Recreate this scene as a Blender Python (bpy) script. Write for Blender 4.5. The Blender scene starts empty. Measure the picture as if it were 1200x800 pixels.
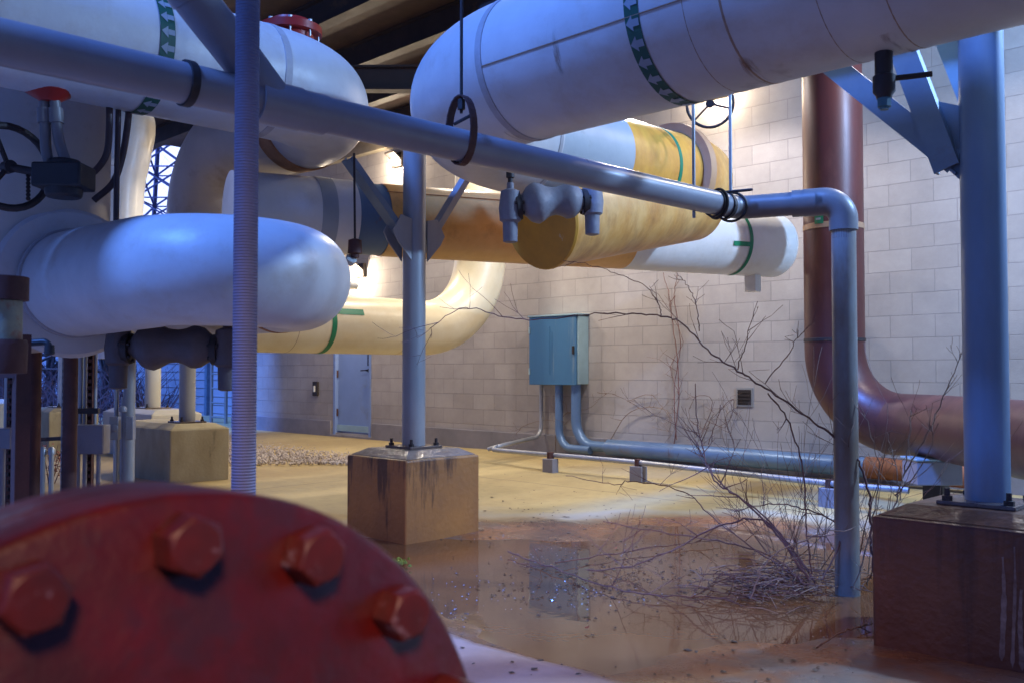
import bpy, bmesh, math, random
from mathutils import Vector, Matrix, noise
random.seed(7)
S = bpy.context.scene
COL = S.collection
R = math.radians
PI = math.pi
H = 1.15                       # eye height above the slab
F = 1100.0                     # focal length in photo pixels (1200 wide)
PITCH = math.atan(35/1100)
s2 = math.sqrt(.5)
FW = Vector((-s2, s2, 0)); RT = Vector((s2, s2, 0))
CAM = Vector((0, 0, H))

# ---------------------------------------------------------------- survey helpers (photo measurements -> world points)
def ray(px, py):
    cx, cy = (px-600)/F, (400-py)/F
    fwd = FW*math.cos(PITCH) + Vector((0, 0, math.sin(PITCH)))
    up = -FW*math.sin(PITCH) + Vector((0, 0, math.cos(PITCH)))
    return fwd + RT*cx + up*cy
def P(px, py, Z):
    d = ray(px, py)
    return CAM + d*(Z/d.dot(FW))
def W(px, py, v):
    d = ray(px, py)
    return CAM + d*(v/d.y)
def GP(px, py, z=0.0):
    d = ray(px, py)
    return CAM + d*((z-H)/d.z)
def U(u, v, h):                # plan position and height relative to the eye
    return Vector((u, v, h+H))

# ---------------------------------------------------------------- mesh builder
class MB:
    def __init__(s):
        s.v = []; s.f = []; s.mi = []; s.m = 0
    def face(s, idx):
        s.f.append(tuple(idx)); s.mi.append(s.m)
    def frames(s, pts):
        n = len(pts); T = []
        for i in range(n):
            a = pts[max(i-1, 0)]; b = pts[min(i+1, n-1)]
            T.append((b-a).normalized())
        up = Vector((0, 0, 1)) if abs(T[0].z) < .95 else Vector((0, 1, 0))
        nrm = (up - T[0]*up.dot(T[0])).normalized()
        out = []
        for i in range(n):
            if i:
                q = T[i-1].rotation_difference(T[i])
                nrm = q @ nrm
                nrm = (nrm - T[i]*nrm.dot(T[i])).normalized()
            out.append((T[i], nrm, T[i].cross(nrm)))
        return out
    def tube(s, pts, r, n=32, cap=True, dome=0.0):
        pts = [Vector(p) for p in pts]
        rs = list(r) if isinstance(r, (list, tuple)) else [r]*len(pts)
        if dome > 0:            # rounded far end
            d = (pts[-1]-pts[-2]).normalized(); r0 = rs[-1]; e = pts[-1]
            for k in range(1, 9):
                a = k/8*PI/2
                pts.append(e + d*dome*math.sin(a)); rs.append(max(r0*math.cos(a), r0*.02))
        fr = s.frames(pts); b0 = len(s.v)
        for p, rr, (t, a, b) in zip(pts, rs, fr):
            for k in range(n):
                w = 2*PI*k/n
                s.v.append(p + a*(rr*math.cos(w)) + b*(rr*math.sin(w)))
        for i in range(len(pts)-1):
            for k in range(n):
                k2 = (k+1) % n
                s.face((b0+i*n+k, b0+i*n+k2, b0+(i+1)*n+k2, b0+(i+1)*n+k))
        if cap:
            s.face([b0+k for k in range(n)][::-1])
            e = b0+(len(pts)-1)*n
            s.face([e+k for k in range(n)])
    def lathe(s, c, axis, prof, n=32, cap=True):   # prof: (offset along axis, radius)
        axis = Vector(axis).normalized(); c = Vector(c)
        up = Vector((0, 0, 1)) if abs(axis.z) < .95 else Vector((0, 1, 0))
        a = (up-axis*up.dot(axis)).normalized(); b = axis.cross(a)
        b0 = len(s.v)
        for o, rr in prof:
            for k in range(n):
                w = 2*PI*k/n
                s.v.append(c + axis*o + a*(rr*math.cos(w)) + b*(rr*math.sin(w)))
        for i in range(len(prof)-1):
            for k in range(n):
                k2 = (k+1) % n
                s.face((b0+i*n+k, b0+i*n+k2, b0+(i+1)*n+k2, b0+(i+1)*n+k))
        if cap:
            s.face([b0+k for k in range(n)][::-1])
            e = b0+(len(prof)-1)*n
            s.face([e+k for k in range(n)])
    def prism(s, pts, d):       # polygon extruded by vector d
        pts = [Vector(p) for p in pts]; d = Vector(d); b0 = len(s.v); n = len(pts)
        s.v += pts + [p+d for p in pts]
        s.face([b0+k for k in range(n)][::-1]); s.face([b0+n+k for k in range(n)])
        for k in range(n):
            k2 = (k+1) % n
            s.face((b0+k, b0+k2, b0+n+k2, b0+n+k))
    def box(s, lo, hi):
        x0, y0, z0 = lo; x1, y1, z1 = hi
        s.prism([(x0, y0, z0), (x1, y0, z0), (x1, y1, z0), (x0, y1, z0)], (0, 0, z1-z0))
    def obox(s, c, ax, ay, az):  # oriented box, half-vectors
        c, ax, ay, az = map(Vector, (c, ax, ay, az))
        s.prism([c-ax-ay-az, c+ax-ay-az, c+ax+ay-az, c-ax+ay-az], az*2)
    def bar(s, a, b, w, t, side=None):  # rectangular bar from a to b
        a = Vector(a); b = Vector(b); d = (b-a).normalized()
        sd = Vector(side) if side else (Vector((0, 0, 1)) if abs(d.z) < .9 else Vector((1, 0, 0)))
        y = (sd-d*sd.dot(d)).normalized(); x = d.cross(y)
        p = [a+x*(i*t/2)+y*(j*w/2) for i, j in ((-1, -1), (1, -1), (1, 1), (-1, 1))]
        s.prism(p, b-a)
    def patch(s, c, axis, rr, a0, a1, w0, w1, n=24, cut=None):  # thin curved strip on a round pipe
        axis = Vector(axis).normalized(); c = Vector(c)
        up = Vector((0, 0, 1)) if abs(axis.z) < .95 else Vector((0, 1, 0))
        a = (up-axis*up.dot(axis)).normalized(); b = axis.cross(a)
        b0 = len(s.v)
        for i in range(n+1):
            w = a0+(a1-a0)*i/n
            d = a*math.cos(w)+b*math.sin(w)
            s.v += [c+axis*w0+d*rr, c+axis*w1+d*rr]
        for i in range(n):
            s.face((b0+2*i, b0+2*i+1, b0+2*i+3, b0+2*i+2))
    def arrow(s, c, axis, rr, ang, L, half):
        axis = Vector(axis).normalized(); c = Vector(c)
        up = Vector((0, 0, 1)) if abs(axis.z) < .95 else Vector((0, 1, 0))
        a = (up-axis*up.dot(axis)).normalized(); b = axis.cross(a)
        def q(x, y):
            w = ang+y/rr
            s.v.append(c+axis*x+(a*math.cos(w)+b*math.sin(w))*rr); return len(s.v)-1
        h = half
        s.face([q(-L/2, 0), q(0, -h), q(0, h)])
        s.face([q(0, -h*.45), q(L/2, -h*.45), q(L/2, h*.45), q(0, h*.45)])
    def build(s, name, mat, parent=None, smooth=True, bevel=0.0, ang=38):
        rootloc = Vector((0, 0, 0)); o = parent
        while o is not None:
            rootloc += o.location; o = o.parent
        if parent is None:
            zs = min(v.z for v in s.v)
            rootloc = Vector((sum(v.x for v in s.v)/len(s.v), sum(v.y for v in s.v)/len(s.v), zs))
        me = bpy.data.meshes.new(name)
        me.from_pydata([tuple(Vector(v)-rootloc) for v in s.v], [], s.f)
        bm = bmesh.new(); bm.from_mesh(me)
        bmesh.ops.recalc_face_normals(bm, faces=bm.faces); bm.to_mesh(me); bm.free()
        mats = mat if isinstance(mat, (list, tuple)) else [mat]
        for m in mats: me.materials.append(m)
        if len(mats) > 1:
            for p, i in zip(me.polygons, s.mi): p.material_index = i
        if smooth:
            me.polygons.foreach_set('use_smooth', [True]*len(me.polygons))
            me.set_sharp_from_angle(angle=R(ang))
        ob = bpy.data.objects.new(name, me); COL.objects.link(ob)
        if parent is None: ob.location = rootloc
        else: ob.parent = parent
        if bevel:
            b = ob.modifiers.new('edge', 'BEVEL'); b.width = bevel; b.segments = 2; b.limit_method = 'ANGLE'; b.angle_limit = R(40)
        return ob

def fillet(pts, r, n=12):
    pts = [Vector(p) for p in pts]; out = [pts[0]]
    for i in range(1, len(pts)-1):
        a, b, c = pts[i-1], pts[i], pts[i+1]
        rr = r[i-1] if isinstance(r, (list, tuple)) else r
        d1 = (a-b).normalized(); d2 = (c-b).normalized()
        th = d1.angle(d2)
        if abs(th-PI) < .01: out.append(b); continue
        L = min(rr/math.tan(th/2), (a-b).length*.98, (c-b).length*.98)
        r2 = L*math.tan(th/2)
        cen = b + (d1+d2).normalized()*(r2/math.sin(th/2))
        p0 = b+d1*L; p1 = b+d2*L
        v0 = p0-cen; v1 = p1-cen
        tot = v0.angle(v1); ax = v0.cross(v1).normalized()
        for k in range(n+1):
            out.append(cen + Matrix.Rotation(tot*k/n, 3, ax) @ v0)
    out.append(pts[-1]); return out
def catmull(pts, n=8):
    pts = [Vector(p) for p in pts]; q = [pts[0]*2-pts[1]]+pts+[pts[-1]*2-pts[-2]]; out = []
    for i in range(1, len(q)-2):
        for k in range(n):
            t = k/n; a, b, c, d = q[i-1:i+3]
            out.append(.5*((2*b)+(c-a)*t+(2*a-5*b+4*c-d)*t*t+(3*b-a-3*c+d)*t**3))
    out.append(pts[-1]); return out

def tag(o, label, cat=None, group=None, kind=None):
    if label: o['label'] = label
    if cat: o['category'] = cat
    if group: o['group'] = group
    if kind: o['kind'] = kind
    return o
def thing(name, label, cat, loc, group=None):
    o = bpy.data.objects.new(name, None); COL.objects.link(o)
    o.empty_display_size = .2; o.location = Vector(loc)
    return tag(o, label, cat, group)
def copy_tree(o, parent=None):
    c = o.copy(); COL.objects.link(c); c.parent = parent
    for ch in list(o.children): copy_tree(ch, c)
    return c

# ---------------------------------------------------------------- materials
def M(name, c1, c2=None, scale=3, rough=.5, metal=0.0, bump=.15, bscale=70, stain=None, sscale=1.6, slo=.58, shi=.72,
      stretch=(1, 1, 1), samt=.8, rvar=.15, bdist=.004, coat=0.0, spec=.5, sst=None, drip=None):
    m = bpy.data.materials.new(name); m.use_nodes = True
    nt = m.node_tree; N = nt.nodes; L = nt.links
    b = N['Principled BSDF']
    tc = N.new('ShaderNodeTexCoord'); mp = N.new('ShaderNodeMapping'); mp.inputs['Scale'].default_value = stretch
    L.new(tc.outputs['Object'], mp.inputs[0])
    n1 = N.new('ShaderNodeTexNoise'); n1.inputs['Scale'].default_value = scale; n1.inputs['Detail'].default_value = 8; n1.inputs['Roughness'].default_value = .65
    L.new(mp.outputs[0], n1.inputs['Vector'])
    r1 = N.new('ShaderNodeMapRange'); r1.inputs[1].default_value = .32; r1.inputs[2].default_value = .68
    L.new(n1.outputs[0], r1.inputs[0])
    mx = N.new('ShaderNodeMix'); mx.data_type = 'RGBA'
    L.new(r1.outputs[0], mx.inputs[0])
    if c2 is None: c2 = tuple(x*.78 for x in c1)
    mx.inputs[6].default_value = (*c1, 1); mx.inputs[7].default_value = (*c2, 1)
    colr = mx.outputs[2]
    if stain:
        n2 = N.new('ShaderNodeTexNoise'); n2.inputs['Scale'].default_value = sscale; n2.inputs['Detail'].default_value = 10; n2.inputs['Roughness'].default_value = .7
        mp2 = N.new('ShaderNodeMapping'); mp2.inputs['Scale'].default_value = sst or stretch
        L.new(tc.outputs['Object'], mp2.inputs[0]); L.new(mp2.outputs[0], n2.inputs['Vector'])
        r2 = N.new('ShaderNodeMapRange'); r2.inputs[1].default_value = slo; r2.inputs[2].default_value = shi; r2.inputs[4].default_value = samt
        src = n2.outputs[0]
        if drip:
            sx = N.new('ShaderNodeSeparateXYZ'); L.new(tc.outputs['Object'], sx.inputs[0])
            dr_ = N.new('ShaderNodeMapRange'); dr_.inputs[1].default_value = drip[0]; dr_.inputs[2].default_value = drip[1]; dr_.inputs[3].default_value = -.06; dr_.inputs[4].default_value = .12
            L.new(sx.outputs[2], dr_.inputs[0])
            ad = N.new('ShaderNodeMath'); ad.operation = 'ADD'; L.new(n2.outputs[0], ad.inputs[0]); L.new(dr_.outputs[0], ad.inputs[1]); src = ad.outputs[0]
        L.new(src, r2.inputs[0])
        m2 = N.new('ShaderNodeMix'); m2.data_type = 'RGBA'
        L.new(r2.outputs[0], m2.inputs[0]); L.new(colr, m2.inputs[6]); m2.inputs[7].default_value = (*stain, 1)
        colr = m2.outputs[2]
    L.new(colr, b.inputs['Base Color'])
    rr = N.new('ShaderNodeMapRange'); rr.inputs[3].default_value = max(.02, rough-rvar); rr.inputs[4].default_value = min(1, rough+rvar)
    L.new(n1.outputs[0], rr.inputs[0]); L.new(rr.outputs[0], b.inputs['Roughness'])
    b.inputs['Metallic'].default_value = metal
    b.inputs['Coat Weight'].default_value = coat
    b.inputs['Specular IOR Level'].default_value = spec
    if bump:
        n3 = N.new('ShaderNodeTexNoise'); n3.inputs['Scale'].default_value = bscale; n3.inputs['Detail'].default_value = 5
        L.new(tc.outputs['Object'], n3.inputs['Vector'])
        bp = N.new('ShaderNodeBump'); bp.inputs['Strength'].default_value = bump; bp.inputs['Distance'].default_value = bdist
        L.new(n3.outputs[0], bp.inputs['Height']); L.new(bp.outputs[0], b.inputs['Normal'])
    return m
def emis(name, c, st):
    m = bpy.data.materials.new(name); m.use_nodes = True
    b = m.node_tree.nodes['Principled BSDF']
    b.inputs['Base Color'].default_value = (.8, .8, .8, 1)
    b.inputs['Emission Color'].default_value = (*c, 1); b.inputs['Emission Strength'].default_value = st
    return m

white = M('white_jacket', (.56, .55, .54), (.45, .43, .42), 1.6, .42, bump=.3, bscale=5, bdist=.02, stain=(.36, .25, .16), sscale=2.6, slo=.54, shi=.80, samt=.6)
white2 = M('white_jacket_clean', (.78, .77, .73), (.66, .64, .58), 2, .32, bump=.28, bscale=5, bdist=.02, stain=(.45, .34, .2), sscale=2.4, slo=.56, shi=.85, samt=.55)
cream = M('cream_jacket', (.74, .68, .50), (.64, .54, .33), 2, .35, bump=.28, bscale=5, bdist=.02, stain=(.48, .33, .14), sscale=1.2, slo=.6, shi=.85, samt=.5)
beige = M('beige_paint', (.50, .45, .40), (.42, .37, .32), 2, .5, bump=.1, bscale=10, bdist=.01, stain=(.28, .2, .14), sscale=1.5)
orange = M('amber_jacket', (.80, .46, .15), (.66, .33, .08), 2.5, .38, bump=.2, bscale=22, bdist=.012, stain=(.30, .14, .045), sscale=2.2, slo=.52, shi=.75, samt=.75)
orangestreak = M('amber_jacket_streaked', (.80, .40, .06), (.62, .26, .035), 3.5, .38, bump=.2, bscale=20, bdist=.012, stain=(.44, .18, .05), sscale=2.5, slo=.5, shi=.8, samt=.5, stretch=(1, 2.2, 1))
bend_m = M('stained_cream', (.76, .46, .16), (.62, .29, .06), 3.0, .36, bump=.2, bscale=12, bdist=.012, stain=(.34, .13, .04), sscale=2.6, slo=.47, shi=.72, samt=.75, stretch=(1, 2.0, 1))
endcap_m = M('mossy_amber', (.66, .31, .03), (.46, .22, .03), 3, .5, bump=.2, stain=(.62, .58, .46), sscale=2.2, slo=.57, shi=.60, samt=.8)
sleeve_m = M('grey_sleeve', (.40, .43, .44), (.32, .35, .37), 3, .42, bump=.15, bscale=12, bdist=.01, stain=(.2, .18, .15), sscale=2)
bluepatch_m = M('blue_sleeve', (.12, .20, .30), (.10, .17, .26), 2, .5, bump=.12, stain=(.22, .08, .03), sscale=1.6, slo=.56, shi=.62, samt=.9)
rust = M('rust', (.46, .22, .09), (.24, .10, .04), 6, .75, bump=.5, bscale=60)
pvc = M('grey_pvc', (.27, .27, .30), (.22, .22, .245), 3, .32, bump=.06, bscale=30, stain=(.2, .17, .14), sscale=2.2, slo=.6, shi=.8, samt=.5)
pvcdark = M('dark_pvc_fitting', (.20, .19, .19), (.15, .14, .14), 4, .4, bump=.08)
galv = M('galvanised_steel', (.40, .41, .42), (.30, .31, .32), 5, .42, .55, bump=.1, bscale=40, stain=(.22, .14, .08), sscale=2.4, slo=.62, shi=.8, samt=.6, stretch=(1, 1, .3))
galvblue = M('blue_grey_paint', (.19, .26, .33), (.15, .20, .26), 4, .4, .2, bump=.08, stain=(.16, .12, .1), sscale=2.5)
colm = M('column_paint', (.33, .34, .35), (.26, .27, .28), 4, .45, .15, bump=.12, bscale=40, stain=(.26, .19, .10), sscale=1.6, slo=.5, shi=.8, samt=.6, stretch=(1, 1, .3))
iron = M('dark_iron', (.045, .035, .035), (.03, .025, .025), 8, .6, .3, bump=.25, stain=(.14, .06, .03), sscale=6)
ironrust = M('rusted_iron', (.11, .04, .03), (.07, .03, .025), 8, .65, .2, bump=.3)
blackm = M('black_rubber', (.018, .017, .018), None, 8, .55, bump=.1)
hose_m = M('brown_rubber', (.07, .04, .035), None, 8, .5, bump=.1)
mastic = M('grey_mastic', (.24, .23, .25), (.17, .16, .18), 6, .6, bump=.5, bscale=18, bdist=.012)
masticdark = M('brown_mastic', (.11, .085, .085), (.08, .06, .06), 6, .6, bump=.5, bscale=18, bdist=.012)
redp = M('red_flange_paint', (.115, .0055, .0045), (.038, .0035, .0035), 7, .45, bump=.6, bscale=40, bdist=.004, stain=(.05, .012, .016), sscale=9, slo=.50, shi=.60, samt=.8, coat=0)
redbolt = M('red_bolt_paint', (.12, .014, .010), (.065, .011, .010), 26, .42, bump=.35, bscale=80, bdist=.002, stain=(.20, .13, .16), sscale=38, slo=.57, shi=.62, samt=.8)
redcap = M('red_fitting_paint', (.36, .02, .012), (.28, .015, .01), 6, .4, bump=.1)
brownpipe = M('brown_primer', (.10, .023, .018), (.062, .017, .015), 3.5, .42, .05, bump=.15, bscale=40, stain=(.15, .055, .042), sscale=2.4, slo=.56, shi=.74, samt=.7, stretch=(1, 1, .35))
green = M('green_tape', (.0, .20, .085), (.0, .16, .07), 5, .5, bump=.03)
greend = M('dark_green_tape', (.012, .085, .055), (.01, .07, .045), 5, .55, bump=.03)
arrow_m = M('pale_arrow', (.28, .32, .36), None, 5, .5, bump=.03)
seam_m = M('seam_sealant', (.40, .38, .40), (.30, .27, .25), 6, .6, bump=.2)
seamdark = M('stained_seam', (.34, .23, .15), (.24, .15, .10), 6, .6, bump=.2)  # brown staining along the jacket joints and laps
conc = M('pad_concrete', (.46, .41, .27), (.32, .27, .16), 2.6, .75, bump=.4, bscale=35, bdist=.006, stain=(.06, .05, .035), sscale=5, slo=.60, shi=.74, samt=.75, stretch=(1, 1, .45))
concwet = M('stained_concrete', (.42, .20, .055), (.25, .125, .05), 1.8, .5, bump=.6, bscale=26, bdist=.008, stain=(.06, .03, .02), sscale=8, slo=.56, shi=.66, samt=.85, sst=(1, 1, .12), drip=(.25, .72))
concdark = M('wet_dark_concrete', (.15, .062, .034), (.095, .038, .022), 3, .38, bump=.6, bscale=26, bdist=.008, stain=(.05, .022, .016), sscale=11, slo=.53, shi=.66, samt=.7, sst=(1, 1, .06), drip=(.2, .8))
capm = M('wet_grout', (.30, .27, .25), (.18, .14, .11), 7, .22, bump=.6, bscale=25, bdist=.012, stain=(.08, .04, .03), sscale=5)
doorm = M('blue_grey_door', (.22, .32, .60), (.19, .28, .53), 2, .4, bump=.03, stain=(.18, .2, .24), sscale=1.2)
cabm = M('cabinet_paint', (.065, .19, .36), (.055, .16, .31), 2, .42, .1, bump=.04, stain=(.26, .33, .37), sscale=2, stretch=(2, 2, .2))
cablight = M('cabinet_edge', (.36, .54, .62), None, 3, .4, .2, bump=.04)
plastic_w = M('white_plastic', (.7, .7, .66), None, 4, .4, bump=.02)
greybox = M('grey_box', (.27, .26, .28), (.22, .21, .23), 4, .5, .1, bump=.1)
woodtwig = M('bare_twig', (.17, .075, .055), (.09, .042, .036), 14, .7, bump=.3, bscale=120, bdist=.001)
woodpale = M('pale_twig', (.27, .18, .13), (.17, .11, .08), 14, .7, bump=.2, bscale=120, bdist=.001)
woodred = M('red_vine', (.22, .08, .06), (.15, .06, .05), 14, .7, bump=.2, bscale=120, bdist=.001)
bark = M('tree_bark', (.10, .075, .075), (.06, .045, .05), 6, .85, bump=.5)
leafred = M('russet_leaf', (.30, .055, .03), (.18, .04, .025), 10, .6, bump=.1)
leafyel = M('yellow_leaf', (.42, .25, .05), (.3, .15, .04), 20, .5, bump=.1)
moss = M('moss', (.16, .22, .02), (.10, .14, .02), 20, .8, bump=.5)
roofm = M('roof_steel', (.070, .040, .032), (.045, .028, .024), 3, .6, .1, bump=.2, stain=(.10, .055, .03), sscale=2)
joistm = M('joist_steel', (.05, .035, .03), (.035, .026, .022), 4, .55, .1, bump=.2, stain=(.20, .12, .05), sscale=2)
bluewall = M('blue_shed_panel', (.42, .40, .44), (.36, .35, .39), 1, .6, bump=.1)
pylonm = M('pylon_steel', (.20, .16, .26), None, 4, .6, .2, bump=0)
gravelm = M('gravel', (.58, .52, .48), (.36, .31, .29), 30, .8, bump=.3)
shard = M('wet_shard', (.36, .40, .46), (.14, .16, .20), 30, .08, bump=0, spec=.9)
beigepad = M('pale_column_paint', (.55, .53, .45), (.48, .46, .38), 2, .5, bump=.08, stain=(.3, .25, .16), sscale=2)

# ribbed conduit: fine rings as bump
def ribbed():
    m = M('ribbed_conduit', (.20, .24, .40), (.16, .19, .33), 4, .6, 0, bump=0)
    nt = m.node_tree; N = nt.nodes; L = nt.links
    tc = N.new('ShaderNodeTexCoord'); w = N.new('ShaderNodeTexWave'); w.bands_direction = 'Z'; w.inputs['Scale'].default_value = 38
    L.new(tc.outputs['Object'], w.inputs['Vector'])
    bp = N.new('ShaderNodeBump'); bp.inputs['Strength'].default_value = .8; bp.inputs['Distance'].default_value = .004
    L.new(w.outputs[1], bp.inputs['Height']); L.new(bp.outputs[0], N['Principled BSDF'].inputs['Normal'])
    return m
ribm = ribbed()

def blockmat():
    m = bpy.data.materials.new('concrete_block'); m.use_nodes = True
    nt = m.node_tree; N = nt.nodes; L = nt.links; b = N['Principled BSDF']
    tc = N.new('ShaderNodeTexCoord'); sp = N.new('ShaderNodeSeparateXYZ'); cb = N.new('ShaderNodeCombineXYZ')
    L.new(tc.outputs['Object'], sp.inputs[0]); L.new(sp.outputs[0], cb.inputs[0]); L.new(sp.outputs[2], cb.inputs[1])
    nz = N.new('ShaderNodeTexNoise'); nz.inputs['Scale'].default_value = 9; nz.inputs['Detail'].default_value = 3
    L.new(cb.outputs[0], nz.inputs['Vector'])
    vm = N.new('ShaderNodeVectorMath'); vm.operation = 'MULTIPLY_ADD'; vm.inputs[1].default_value = (.007, .007, 0)
    L.new(nz.outputs['Color'], vm.inputs[0]); L.new(cb.outputs[0], vm.inputs[2])
    br = N.new('ShaderNodeTexBrick')
    br.inputs['Scale'].default_value = 1; br.inputs['Brick Width'].default_value = .42; br.inputs['Row Height'].default_value = .210
    br.inputs['Mortar Size'].default_value = .0045; br.inputs['Mortar Smooth'].default_value = .25; br.inputs['Bias'].default_value = -.1
    br.offset = .5
    br.inputs['Color1'].default_value = (.38, .355, .35, 1); br.inputs['Color2'].default_value = (.335, .31, .305, 1); br.inputs['Mortar'].default_value = (.285, .265, .27, 1)
    L.new(vm.outputs[0], br.inputs['Vector'])
    n1 = N.new('ShaderNodeTexNoise'); n1.inputs['Scale'].default_value = .9; n1.inputs['Detail'].default_value = 9; n1.inputs['Roughness'].default_value = .7
    L.new(cb.outputs[0], n1.inputs['Vector'])
    r1 = N.new('ShaderNodeMapRange'); r1.inputs[1].default_value = .3; r1.inputs[2].default_value = .7; r1.inputs[3].default_value = .78; r1.inputs[4].default_value = 1.18
    L.new(n1.outputs[0], r1.inputs[0])
    mx = N.new('ShaderNodeMix'); mx.data_type = 'RGBA'; mx.blend_type = 'MULTIPLY'; mx.inputs[0].default_value = 1
    L.new(br.outputs['Color'], mx.inputs[6]); L.new(r1.outputs[0], mx.inputs[7])
    n2 = N.new('ShaderNodeTexNoise'); n2.inputs['Scale'].default_value = 2.3; n2.inputs['Detail'].default_value = 12; n2.inputs['Roughness'].default_value = .75
    L.new(cb.outputs[0], n2.inputs['Vector'])
    r2 = N.new('ShaderNodeMapRange'); r2.inputs[1].default_value = .60; r2.inputs[2].default_value = .72; r2.inputs[4].default_value = .35
    L.new(n2.outputs[0], r2.inputs[0])
    m2 = N.new('ShaderNodeMix'); m2.data_type = 'RGBA'
    L.new(r2.outputs[0], m2.inputs[0]); L.new(mx.outputs[2], m2.inputs[6]); m2.inputs[7].default_value = (.42, .38, .34, 1)
    L.new(m2.outputs[2], b.inputs['Base Color'])
    b.inputs['Roughness'].default_value = .85
    n3 = N.new('ShaderNodeTexNoise'); n3.inputs['Scale'].default_value = 55; n3.inputs['Detail'].default_value = 5
    L.new(tc.outputs['Object'], n3.inputs['Vector'])
    ma = N.new('ShaderNodeMath'); ma.operation = 'MULTIPLY_ADD'; ma.inputs[1].default_value = -1.0
    L.new(br.outputs['Fac'], ma.inputs[0])
    mm = N.new('ShaderNodeMath'); mm.operation = 'MULTIPLY'; mm.inputs[1].default_value = .35
    L.new(n3.outputs[0], mm.inputs[0]); L.new(mm.outputs[0], ma.inputs[2])
    bp = N.new('ShaderNodeBump'); bp.inputs['Strength'].default_value = .7; bp.inputs['Distance'].default_value = .008
    L.new(ma.outputs[0], bp.inputs['Height']); L.new(bp.outputs[0], b.inputs['Normal'])
    return m
blockm = blockmat()
foundm = M('foundation_concrete', (.27, .26, .29), (.19, .185, .21), 2.2, .8, bump=.3, stain=(.09, .08, .09), sscale=3, slo=.56, shi=.75)

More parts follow.
